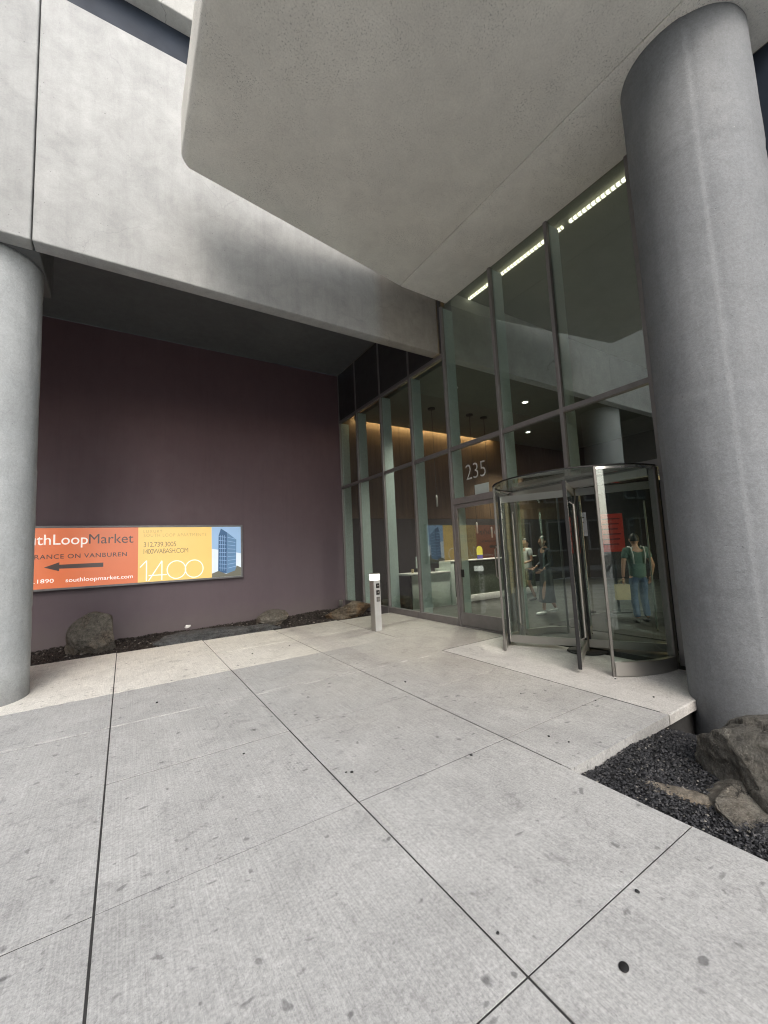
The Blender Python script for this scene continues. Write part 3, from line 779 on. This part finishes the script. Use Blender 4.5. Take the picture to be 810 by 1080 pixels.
# pendants
def pendant(x, y, z, label):
    t = thing('pendant_lamp', label, 'pendant lamp', (x, y, 5.99), group='slim pendants over the reception desk')
    bm = bmesh.new(); lathe(bm, [(.02,-.05), (.115,-.035), (.12,-.005), (.12,.0)], n=24); build('ceiling_rose', bm, M['black'], t, smooth=True, angle=40)
    bm = bmesh.new(); tube(bm, [(0,0,-.04), (0,0,z-5.99+.35)], .006, 6); build('cord', bm, M['black'], t)
    bm = bmesh.new(); lathe(bm, [(.02,z-5.99), (.03,z-5.99+.02), (.03,z-5.99+.33), (.012,z-5.99+.36)], n=16); build('lamp_shade', bm, M['steel'], t, smooth=True, angle=40)
pendant(8.05, 9.67, 2.9, 'slim pendant on a long cord, leftmost of the three over the desk')
pendant(9.60, 9.61, 2.05, 'slim pendant on a long cord, middle one of the three over the desk')
pendant(10.27, 9.62, 1.9, 'slim pendant on a long cord, rightmost of the three over the desk')
# reception desk
ds = thing('reception_desk', 'pale green reception desk with dark panel and white top in the lobby', 'desk', (8.2, 8.92, 0))
pbox('front_panel', ds, 6.42, 7.72, 8.92, 8.98, .04, .93, M['desk'], .006)
pbox('counter', ds, 6.35, 7.735, 8.88, 9.6, .94, .985, M['desk_top'], .006)
pbox('end_panel', ds, 6.34, 6.41, 8.93, 9.6, .0, .93, M['black'], .006)
pbox('surround', ds, 7.73, 7.86, 8.86, 9.6, .03, 1.22, M['desk'], .006)
pbox('front_panel', ds, 7.87, 11.4, 8.93, 8.98, .25, 1.18, M['desk_dark'], .004)
pbox('base', ds, 7.87, 11.4, 8.90, 8.98, .06, .245, M['desk_top'], .004)
pbox('top', ds, 7.735, 11.45, 8.85, 9.35, 1.225, 1.26, M['desk_top'], .006)
# things on and around the desk
mon = thing('monitor', 'black computer monitor seen from behind on the low counter', 'monitor', (7.45, 9.25, .985))
bm = bmesh.new(); box(bm, -.17, .17, -.02, .02, .08, .33, .008, 2); build('screen', bm, M['black'], mon)
bm = bmesh.new(); lathe(bm, [(.10,0), (.10,.012), (.02,.02), (.018,.12)], n=20); build('stand', bm, M['black'], mon)
for i, (x, h, r, m, lab) in enumerate(((6.62, .11, .035, 'kraft', 'brown paper cup on the low desk counter'), (6.93, .09, .04, 'white', 'white cup on the low desk counter'), (7.12, .13, .05, 'yellow', 'round yellow jar on the low desk counter beside the monitor'))):
    bm = bmesh.new(); lathe(bm, [(r*.8,0), (r,h*.6), (r*1.02,h*.97), (r*.85,h)], n=18)
    o = build('cup' if i < 2 else 'jar', bm, M[m], smooth=True, angle=40); o.location = (x, 9.15, .985); setp(o, lab, 'cup' if i < 2 else 'jar')
nt = thing('notice', 'small pale framed notice standing on the desk counter', 'notice', (6.98, 9.3, .985))
bm = bmesh.new(); box(bm, -.13, .13, -.012, .012, 0.12, .44, .004, 1); build('frame', bm, M['paper'], nt)
bm = bmesh.new()
for z in (.20, .25, .30, .35): box(bm, -.08, .08, -.0145, -.0128, z, z+.012)
bm_o = build('print', bm, M['greyprint'], nt)
bm = bmesh.new(); box(bm, -.02, .02, -.03, .03, 0, .119, .003, 1); build('foot', bm, M['steel_dark'], nt)
ys = thing('sign_stand', 'yellow and blue round topped sign on the white desk top', 'sign', (9.05, 9.02, 1.26))
bm = bmesh.new()
pts = [(-.11, .12)] + [(.11*math.cos(a), .27+.11*math.sin(a)) for a in [PI-PI*i/12 for i in range(13)]] + [(.11, .12)]
f = [bm.verts.new((x, -.012, z)) for x, z in pts]; g = [bm.verts.new((x, .012, z)) for x, z in pts]
bm.faces.new(f); bm.faces.new(g[::-1])
for i in range(len(pts)): bm.faces.new((f[i], f[(i+1) % len(pts)], g[(i+1) % len(pts)], g[i]))
build('board', bm, M['yellow'], ys)
bm = bmesh.new(); box(bm, -.11, .11, -.014, .014, 0, .118, .004, 1); build('base', bm, M['blue'], ys)
ch = thing('armchair', 'black mesh office chair behind the glass left of the desk', 'chair', (6.95, 10.35, 0))
bm = bmesh.new(); box(bm, -.26, .26, -.25, .25, .43, .51, .03, 3); build('seat', bm, M['black'], ch)
bm = bmesh.new(); box(bm, -.25, .25, .22, .28, .56, 1.12, .025, 3); build('backrest', bm, M['black'], ch)
bm = bmesh.new(); tube(bm, [(0,0,.12), (0,0,.43)], .03, 12); build('post', bm, M['steel_dark'], ch)
for s in (-1, 1):
    bm = bmesh.new(); tube(bm, [(s*.28,.2,.5), (s*.29,.2,.7), (s*.29,-.15,.72)], .02, 8); build('armrest', bm, M['black'], ch)
for k in range(5):
    a = 2*PI*k/5; bm = bmesh.new(); tube(bm, [(0,0,.12), (.27*math.cos(a),.27*math.sin(a),.07)], [.025,.018], 8); lathe(bm, [(.02,0),(.03,.02),(.02,.05)], .28*math.cos(a), .28*math.sin(a), 10); build('leg', bm, M['steel_dark'], ch)
sw = thing('wet_floor_sign', 'small dark folded floor sign standing inside the corner of the glass front', 'floor sign', (6.55, 11.0, 0))
for s in (-1, 1):
    bm = bmesh.new(); box(bm, -.15, .15, -.008, .008, 0, .42, .004, 1); o = build('board', bm, M['slate'], sw); o.location = (0, s*.09, 0.003); o.rotation_euler.x = s*.2
# red and grey posters standing in the lobby
def poster(name, x, y, w, z0, z1, mat, label, rows):
    t = thing(name, label, 'poster', (x, y, 0), R(-38))
    bm = bmesh.new(); box(bm, -w/2, w/2, -.015, .015, z0, z1, .003, 1); build('panel', bm, M[mat], t)
    bm = bmesh.new()
    n = int((z1-z0)/.11)
    for k in range(rows): 
        z = z1-.10-k*.115; box(bm, -w*.38, w*(.38-.12*((k*7) % 3)/2), -.0175, -.0158, z-.03, z)
    build('print', bm, M['redprint' if mat == 'red' else 'ink'], t)
    bm = bmesh.new(); box(bm, -w/2+.02, w/2-.02, -.12, .12, 0, .03, .004, 1); box(bm, -.02, .02, -.015, .015, .031, z0-.002); build('stand', bm, M['black'], t)
poster('poster_stand', 9.35, 5.16, .52, 1.36, 2.22, 'red', 'tall red poster on a black stand inside the revolving door', 6)
poster('poster_stand', 9.02, 5.75, .40, 1.75, 2.30, 'greyprint', 'narrow grey poster on a stand left of the red poster', 3)
# amber tiled wall
tl = thing('tiled_wall', 'amber tiled wall with added glow inside right of the revolving door', 'wall', (8.8, 2, 0))
pbox('backing', tl, 8.83, 9.1, -2, 4.0, .0, 3.2, M['lobby_dark'], .01)
bm = bmesh.new()
for i in range(18):
    for j in range(14):
        y1 = 4.0-j*.30; z = .42+i*.135
        box(bm, -.005, .025, y1-.29-2, y1-2, z, z+.123, .004, 1)
build('tiles', bm, M['glow_tile'], tl)

# ------------------------------------------------------------------ wall sign
sg = thing('wall_sign', 'long lit orange and yellow advertising lightbox on the plum wall', 'sign', (0, 11.94, 0))
sx0, sx1, sz0, sz1 = -2.26, 2.77, 1.085, 2.535
bm = bmesh.new(); box(bm, sx0+.03, sx1-.03, -.13, -.001, sz0+.03, sz1-.03); build('case', bm, M['black'], sg)
bm = bmesh.new()
for (a, b, c, d) in ((sx0, sx1, sz0, sz0+.05), (sx0, sx1, sz1-.05, sz1), (sx0, sx0+.05, sz0+.05, sz1-.05), (sx1-.05, sx1, sz0+.05, sz1-.05)):
    box(bm, a, b, -.155, -.004, c, d, .006, 2)
build('frame', bm, M['steel_dark'], sg)
FY = -.134
def panel(name, x0, x1, z0, z1, mat, y=FY):
    bm = bmesh.new(); flat_poly(bm, [(x0,z0), (x1,z0), (x1,z1), (x0,z1)]); o = build(name, bm, M[mat], sg); o.location = (0, y, 0); return o
za, zb = sz0+.05, sz1-.05
panel('orange_panel', sx0+.05, .272, za, zb, 'p_orange')
panel('yellow_panel', .272, 1.965, za, zb, 'p_yellow')
panel('photo_panel', 1.965, sx1-.05, za, zb, 'p_sky')
def letters(txt, x0, z0, w, h, mat, bold=0, space=1):
    o = link('lettering', text_mesh(txt, x0, z0, w, h, bold, space), M[mat], sg); o.location = (0, FY-.004, 0)
letters('SouthLoop', -2.13, 2.03, 1.395, .31, 'p_white', .004)
letters('Market', -.715, 2.11, .885, .225, 'p_grey')
letters('ENTRANCE ON VANBUREN', -2.0, 1.79, 2.04, .10, 'p_grey', .008, 1.1)
letters('3.1890', -1.765, 1.26, .425, .09, 'p_white', .008)
letters('southloopmarket.com', -1.13, 1.225, 1.30, .12, 'p_white', .008)
bm = bmesh.new(); flat_poly(bm, [(-1.52,1.605), (-1.25,1.71), (-1.25,1.51)]); flat_poly(bm, [(-1.25,1.565), (-.43,1.56), (-.43,1.66), (-1.25,1.655)])
o = build('arrow', bm, M['p_grey'], sg); o.location = (0, FY-.004, 0)
letters('LUXURY', .385, 2.345, .41, .075, 'p_tan', -.004, 1.3)
letters('SOUTH LOOP APARTMENTS', .39, 2.245, 1.44, .08, 'p_tan', -.004, 1.2)
letters('312.739.3005', .39, 1.995, .72, .12, 'p_brown', -.006, .9)
letters('1400WABASH.COM', .39, 1.825, 1.0, .12, 'p_brown', -.006, .85)
bm = bmesh.new(); W = .024
stroke(bm, [(.315,1.50), (.455,1.66), (.455,1.16)], W)
stroke(bm, [(.50,1.16), (.79,1.64), (.79,1.16)], W); stroke(bm, [(.50,1.29), (.90,1.29)], W)
o = build('emblem', bm, M['p_white'], sg); o.location = (0, FY-.005, 0)
for cx in (1.12, 1.535):
    bm = bmesh.new(); flat_ring(bm, cx, 1.40, .225, .235, W); o = build('emblem', bm, M['p_white'], sg); o.location = (0, FY-.0045 - (.001 if cx > 1.3 else 0), 0)
def pp(name, pts, mat, y):
    bm = bmesh.new(); flat_poly(bm, pts); o = build(name, bm, M[mat], sg); o.location = (0, y, 0)
pp('photo_sky', [(1.967,1.9), (2.718,1.75), (2.718,2.483), (1.967,2.483)], 'p_sky2', FY-.002)
pp('photo_tower', [(2.12,1.28), (2.34,1.22), (2.36,2.33), (2.20,2.44), (2.14,2.25)], 'p_tower', FY-.004)
pp('photo_tower', [(2.342,1.22), (2.58,1.28), (2.60,2.13), (2.362,2.33)], 'p_tower2', FY-.0045)
pp('photo_street', [(1.967,1.137), (2.718,1.137), (2.718,1.36), (2.60,1.42), (2.56,1.29), (2.33,1.21), (2.13,1.30), (2.05,1.27), (1.967,1.24)], 'p_tree', FY-.005)
bm = bmesh.new()
for k in range(9):
    z = 1.38+k*.105; stroke(bm, [(2.145,z), (2.335,z-.02)], .012); stroke(bm, [(2.37,z-.02), (2.575,z+.02-.012*k)], .012)
for k in range(3): stroke(bm, [(2.19+k*.05,1.30), (2.19+k*.05,2.26)], .008)
o = build('photo_windows', bm, M['p_sky2'], sg); o.location = (0, FY-.0065, 0)

# ------------------------------------------------------------------ access post, garden light
px, py = 4.47, 7.56
post = thing('access_post', 'slim pale metal access post with lit top standing on the paving', 'access post', (px, py, gz(px, py)), R(6))
bm = bmesh.new(); box(bm, -.085, .085, -.075, .075, -.02, 1.04, .006, 2); build('body', bm, M['steel'], post)
bm = bmesh.new(); box(bm, -.078, .078, -.083, -.0765, .0, 1.035, .002, 1); build('face_plate', bm, M['offwhite'], post)
bm = bmesh.new(); box(bm, -.084, .084, -.078, .078, 1.042, 1.165, .006, 2); build('lamp_lens', bm, M['lamp'], post)
bm = bmesh.new(); box(bm, -.09, .09, -.084, .08, 1.167, 1.185, .006, 2); build('cap', bm, M['steel'], post)
for z, m in ((.93, 'black'), (.79, 'black'), (.65, 'steel_dark')):
    bm = bmesh.new(); box(bm, -.035, .05, -.096, -.0835, z-.05, z+.045, .004, 2); o = build('reader' if m == 'black' else 'keypad', bm, M[m], post)
    bm = bmesh.new()
    if m == 'black': lathe(bm, [(.016, 0), (.016, .004)], n=14)
    else: box(bm, -.026, .026, -.03, .03, 0, .004, .001, 1)
    d = build('button', bm, M['steel'], o); d.location = (.008, -.097, z); d.rotation_euler.x = PI/2
sl = thing('garden_spotlight', 'small grey bullet spotlight on a stake by the plum wall', 'spotlight', (5.55, 11.45, -.10))
bm = bmesh.new(); tube(bm, [(0,0,-.1), (0,0,.13)], .013, 8); build('stake', bm, M['steel_dark'], sl)
bm = bmesh.new(); lathe(bm, [(.045,.13), (.06,.15), (.06,.30), (.05,.31)], n=18); build('lamp_head', bm, M['steel'], sl, smooth=True, angle=40)

# ------------------------------------------------------------------ people in the lobby
def skin_mesh(verts, edges, radii, root=0, sub=2):
    me = bpy.data.meshes.new('figure'); me.from_pydata([tuple(v) for v in verts], edges, [])
    o = bpy.data.objects.new('figure', me); COL.objects.link(o)
    o.modifiers.new('s', 'SKIN'); sd = o.modifiers.new('d', 'SUBSURF'); sd.levels = sub; sd.render_levels = sub
    for i, r in enumerate(radii):
        sv = me.skin_vertices[0].data[i]; sv.radius = r if isinstance(r, tuple) else (r, r); sv.use_root = (i == root)
    dg = bpy.context.evaluated_depsgraph_get(); dg.update()
    out = bpy.data.meshes.new_from_object(o.evaluated_get(dg))
    bpy.data.objects.remove(o)
    for p in out.polygons: p.use_smooth = True
    return out
def chain_mesh(chains, sub=2):
    """chains: list of [(point, radius), ...]; the first chain's first vertex is the root, later chains may start on ('ref', index)"""
    vs, es, rs = [], [], []
    for c in chains:
        prev = None
        for it in c:
            if it[0] == 'ref': prev = it[1]; continue
            vs.append(Vector(it[0])); rs.append(it[1])
            if prev is not None: es.append((prev, len(vs)-1))
            prev = len(vs)-1
    return skin_mesh(vs, es, rs, 0, sub)
def join_meshes(ms):
    bm = bmesh.new()
    for m in ms: bm.from_mesh(m)
    me = bpy.data.meshes.new('figure'); bm.to_mesh(me); bm.free()
    for p in me.polygons: p.use_smooth = True
    return me
def hand_chains(w, d, side):
    """a palm with four curled fingers of unequal length and a thumb leaving the side"""
    w = Vector(w); d = Vector(d).normalized()
    f = Vector((0, 1, 0)); f = (f - d*f.dot(d)).normalized(); a = d.cross(f).normalized()*side
    k = w + d*.09
    ms = [chain_mesh([[(w, (.026,.020)), (w+d*.045, (.036,.020)), (k, (.036,.018))]], 1)]
    for i, ln in enumerate((.070, .080, .074, .058)):
        r0 = w + d*.075 + f*(.027-.018*i)
        p1 = w + d*.10 + f*(.027-.018*i); p2 = p1 + d*ln*.55 - a*.008; p3 = p1 + d*ln - a*.030
        ms.append(chain_mesh([[(r0, .009), (p1, .009), (p2, .0085), (p3, .0065)]], 1))
    t0 = w + d*.03 + f*.022
    ms.append(chain_mesh([[(t0, .011), (t0 + f*.028 + d*.03, .0105), (t0 + f*.034 + d*.062 - a*.01, .008)]], 1))
    return ms
def head_mesh(c, hair_len=.0):
    bm = bmesh.new(); bmesh.ops.create_uvsphere(bm, u_segments=20, v_segments=16, radius=1)
    for v in bm.verts:
        x, y, z = v.co
        w = .077*(1-.18*max(0, -z)); 
        v.co = Vector((x*w, y*.096*(1-.10*max(0, -z)), z*.122))
        if y > .80 and abs(x) < .30 and -.35 < z < .05: v.co.y += .018*(1-abs(x)/.35)      # nose
        if y > .5 and .05 < z < .3 and .2 < abs(x) < .6: v.co.y -= .007                    # eye sockets
        if y > .6 and -.62 < z < -.45: v.co.y += .006                                      # lips
        if y > .3 and z < -.8: v.co.y += .012                                              # chin
        if abs(x) > .93 and -.25 < z < .25: v.co.x *= 1.16                                 # ears
        v.co += Vector(c)
    me = bpy.data.meshes.new('figure'); bm.to_mesh(me); bm.free(); return me
def person(loc, rz, label, J, top, bottom, shoes, kind, hscale=1.0, long_hair=False, sleeve=.55):
    t = thing('person', label, 'person', loc, rz); t.scale = (hscale,)*3
    V = lambda k: Vector(J[k])
    body = [chain_mesh([
        [(V('pelvis'), (.10,.075)), (V('waist'), (.095,.07)), (V('chest'), (.135,.095)), (V('neck'), .052), (V('head'), .050)],
        [('ref', 2), (V('shL'), .055), (V('elL'), .040), (V('wrL'), .027)],
        [('ref', 2), (V('shR'), .055), (V('elR'), .040), (V('wrR'), .027)],
        [('ref', 0), (V('hipL'), .085), (V('knL'), .055), (V('anL'), .037)],
        [('ref', 0), (V('hipR'), .085), (V('knR'), .055), (V('anR'), .037)]])]
    body.append(head_mesh(J['head']))
    for s, e, w in ((-1, 'elL', 'wrL'), (1, 'elR', 'wrR')): body += hand_chains(J[w], V(w)-V(e), s)
    link('body', join_meshes(body), M['skin'], t, True)
    # top
    def lerp(a, b, k): return V(a).lerp(V(b), k)
    ch = [[(V('pelvis')+Vector((0,0,-.13)), (.165,.128)), (V('pelvis')+Vector((0,0,.05)), (.165,.125)), (V('waist'), (.155,.12)), (V('chest'), (.172,.128)), (V('neck')-Vector((0,0,.03)), .066)]]
    for sd in 'LR':
        c = [('ref', 3), (V('sh'+sd), .075), (lerp('sh'+sd, 'el'+sd, min(1, sleeve)), .064)]
        if sleeve > 1: c.append((lerp('el'+sd, 'wr'+sd, sleeve-1), .045))
        ch.append(c)
    link('shirt' if kind != 'woman' else 'jacket', chain_mesh(ch), top, t, True)
    # below the waist
    hem = Vector((0,0,-.06))
    if kind == 'woman':
        bm = bmesh.new()
        prof = [(.15,1.02), (.175,.9), (.19,.7), (.21,.45), (.235,.27)]
        n = 28; rings = []
        for r, z in prof:
            k = (1.0-z)/.75
            rings.append([bm.verts.new((r*(1+.07*k*math.sin(7*a))*math.cos(a), r*.72*(1+.07*k*math.sin(7*a+1))*math.sin(a)+.03*k, z)) for a in [2*PI*i/n for i in range(n)]])
        for i in range(len(rings)-1):
            for q in range(n): bm.faces.new((rings[i][q], rings[i][(q+1) % n], rings[i+1][(q+1) % n], rings[i+1][q]))
        build('skirt', bm, bottom, t, True)
    else:
        kk = .85 if kind == 'shorts' else 2.0
        ch = [[(V('pelvis')-Vector((0,0,.0)), (.15,.112)), (V('pelvis')+Vector((0,0,.05)), (.14,.105))]]
        for sd in 'LR':
            c = [('ref', 0), (V('hip'+sd), .102)]
            if kind == 'shorts': c.append((lerp('hip'+sd, 'kn'+sd, .9), .098))
            else: c += [(V('kn'+sd), .073), (lerp('kn'+sd, 'an'+sd, .97), .062)]
            ch.append(c)
        link('trousers' if kind != 'shorts' else 'shorts', chain_mesh(ch), bottom, t, True)
    for sd in 'LR':
        a = V('an'+sd); d = Vector(J.get('toe'+sd, (0,1,0)))
        m = chain_mesh([[(a+Vector((0,0,.0)), (.048,.045)), (a+Vector((0,0,-.045))-d*.02, (.05,.042)), (a+d*.10+Vector((0,0,-.055)), (.046,.034)), (a+d*.19+Vector((0,0,-.062)), (.036,.024))]])
        link('shoe', m, shoes, t, True)
    # hair
    bm = bmesh.new(); bmesh.ops.create_uvsphere(bm, u_segments=22, v_segments=16, radius=1)
    dele = []
    for v in bm.verts:
        x, y, z = v.co
        if (y > .35 and z < .42) or (z < (-.35 if not long_hair else -.8)): dele.append(v)
    bmesh.ops.delete(bm, geom=dele, context='VERTS')
    for v in bm.verts:
        x, y, z = v.co; q = 1.07+.05*noise.noise(v.co*4)
        v.co = Vector((x*.080*q, y*.100*q-.006, z*.124*q+.006)) + Vector(J['head'])
        if long_hair and z < -.2: v.co.y -= .02
    build('hair', bm, M['hair'], t, True)
    if long_hair:
        m = chain_mesh([[(V('head')+Vector((0,-.09,.03)), .045), (V('head')+Vector((0,-.12,-.07)), .040), (V('head')+Vector((0,-.11,-.17)), .022)]])
        link('ponytail', m, M['hair'], t, True)
    return t
BASE = dict(pelvis=(0,0,.95), waist=(0,0,1.12), chest=(0,0,1.33), neck=(0,0,1.49), head=(0,.02,1.61),
            shL=(-.185,0,1.41), shR=(.185,0,1.41), elL=(-.235,-.02,1.12), elR=(.235,-.02,1.12), wrL=(-.24,.06,.88), wrR=(.24,.06,.88),
            hipL=(-.09,0,.90), hipR=(.09,0,.90), knL=(-.10,.02,.50), knR=(.10,.02,.50), anL=(-.10,0,.09), anR=(.10,0,.09))
# rotation: the figure's own front is +y
J = dict(BASE); J.update(knL=(-.09,.12,.51), anL=(-.08,.16,.09), knR=(.09,-.02,.50), anR=(.09,-.20,.11), elL=(-.25,-.02,1.12), wrL=(-.19,.16,1.0), elR=(.26,-.04,1.13), wrR=(.17,.17,1.04), head=(-.01,.03,1.615))
person((8.25, 6.15, .012), R(62), 'woman in a navy jacket and long dark skirt with white shoes walking in the lobby', J, M['navy'], M['slate'], M['shoe_white'], 'woman', 1.02, True, 1.8)
J2 = dict(BASE); J2.update(knL=(-.10,.05,.50), anL=(-.10,-.10,.10), knR=(.10,.12,.50), anR=(.10,.17,.09), wrL=(-.18,.20,1.05), wrR=(.2,.14,.98))
person((9.85, 7.95, .012), R(66), 'man in a white T-shirt and dark shorts walking beside the woman in the lobby', J2, M['tee_white'], M['slate'], M['shoe_dark'], 'shorts', 1.03, False, .6)
J3 = dict(BASE); J3.update(elR=(.27,-.04,1.12), wrR=(.26,.05,.90), elL=(-.26,-.03,1.12), wrL=(-.27,.0,.88), knR=(.11,.10,.50), anR=(.11,.02,.09), anL=(-.10,-.06,.09))
g = person((8.42, 4.22, .016), R(-42), 'man seen from behind in a green T-shirt and blue jeans inside the revolving door', J3, M['green_tee'], M['jeans'], M['shoe_dark'], 'man', .985, False, .6)
# straps of his backpack and the bags they carry
bm = bmesh.new()
for s in (-1, 1): tube(bm, [(s*.10,-.135,1.15), (s*.11,-.150,1.33), (s*.115,-.10,1.47), (s*.12,.04,1.485)], .014, 8)
build('backpack_strap', bm, M['tee_white'], g, True)
bag = thing('paper_bag', 'tan paper bag hanging from the hand of the man in green', 'bag', (8.15, 4.40, .0), R(-42))
bm = bmesh.new(); prism(bm, [(-.12,-.06), (.12,-.06), (.12,.06), (-.12,.06)], .47, .76); bmesh.ops.delete(bm, geom=[f for f in bm.faces if all(v.co.z > .7 for v in f.verts)], context='FACES_ONLY')
build('sack', bm, M['kraft'], bag)
for s in (-1, 1):
    bm = bmesh.new(); tube(bm, [(-.05,s*.06,.75), (-.045,s*.04,.82), (0,s*.012,.85), (.045,s*.04,.82), (.05,s*.06,.75)], .005, 6); build('handle', bm, M['kraft'], bag)

# ------------------------------------------------------------------ across the street (seen in the glass)
ob = thing('office_building', 'grey stone office block across the street with rows of dark windows', 'building', (-21, 0, 0))
bm = bmesh.new(); box(bm, -12, -.25, -45, 45, -.3, 30); build('wall', bm, M['brown_stone'], ob)
wf = bmesh.new(); wg = bmesh.new()
wmesh = None
for r_ in range(6):
    for c_ in range(-9, 10):
        if wmesh is None:
            a = bmesh.new()
            for (y0, y1, z0, z1) in ((-.95,-.85,0,2.4), (.85,.95,0,2.4), (-.85,.85,0,.12), (-.85,.85,2.28,2.4), (-.04,.04,.12,2.28)): box(a, -.24, .06, y0, y1, z0, z1)
            o = build('window', a, M['beam'], ob)
            b_ = bmesh.new(); box(b_, -.245, -.05, -.85, .85, .12, 2.28); gl = build('pane', b_, M['dark_glass'], o)
            wmesh = o
        else:
            o = wmesh.copy(); COL.objects.link(o); o.parent = ob
            q = wmesh.children[0].copy(); COL.objects.link(q); q.parent = o
        o.location = (.0, c_*3.2, 1.0+r_*3.9)

# ------------------------------------------------------------------ light
W_ = bpy.data.worlds.new('World'); S.world = W_; W_.use_nodes = True
nt_ = W_.node_tree; bg = nt_.nodes['Background']
sky = nt_.nodes.new('ShaderNodeTexSky'); sky.sky_type = 'NISHITA'; sky.sun_disc = False
EL, AZ = 38, 205                    # the sun stands behind the photographer
sky.sun_elevation = R(EL); sky.sun_rotation = R(AZ); sky.air_density = 1.0; sky.dust_density = 4.0; sky.ozone_density = 1.0
hs = nt_.nodes.new('ShaderNodeHueSaturation'); hs.inputs['Saturation'].default_value = .7
nt_.links.new(sky.outputs[0], hs.inputs['Color']); nt_.links.new(hs.outputs[0], bg.inputs[0]); bg.inputs[1].default_value = .12
sd = bpy.data.lights.new('sun', 'SUN'); sd.energy = 1.2; sd.angle = R(100); sd.color = (.985, .995, 1)
so = bpy.data.objects.new('sun', sd); COL.objects.link(so)
d = Vector((math.sin(R(AZ))*math.cos(R(EL)), math.cos(R(AZ))*math.cos(R(EL)), math.sin(R(EL))))
so.rotation_euler = d.to_track_quat('Z', 'Y').to_euler(); so.location = (0, 0, 30)

# ------------------------------------------------------------------ camera
yaw, pitch, roll = .564275346, .0966893595, -.0469665132
f = Vector((math.sin(yaw)*math.cos(pitch), math.cos(yaw)*math.cos(pitch), math.sin(pitch)))
r0 = Vector((math.cos(yaw), -math.sin(yaw), 0)); u0 = r0.cross(f)
rr = math.cos(roll)*r0 + math.sin(roll)*u0; uu = -math.sin(roll)*r0 + math.cos(roll)*u0
cam = bpy.data.cameras.new('camera'); co = bpy.data.objects.new('camera', cam); COL.objects.link(co)
co.matrix_world = Matrix(((rr.x, uu.x, -f.x, 0), (rr.y, uu.y, -f.y, 0), (rr.z, uu.z, -f.z, 1.6), (0,0,0,1)))
cam.sensor_fit = 'HORIZONTAL'; cam.sensor_width = 36; cam.lens = 36*433.44134/810
cam.clip_start = .05; cam.clip_end = 2000
S.camera = co
S.view_settings.view_transform = 'Standard'; S.view_settings.look = 'None'; S.view_settings.gamma = 1; S.view_settings.exposure = 1.5
S.render.engine = 'CYCLES'; S.cycles.filter_width = 1.1
cy = S.cycles
cy.use_denoising = True; cy.max_bounces = 10; cy.diffuse_bounces = 5; cy.glossy_bounces = 5; cy.transparent_max_bounces = 32; cy.transmission_bounces = 6
cy.caustics_reflective = False; cy.caustics_refractive = False; cy.sample_clamp_indirect = 6
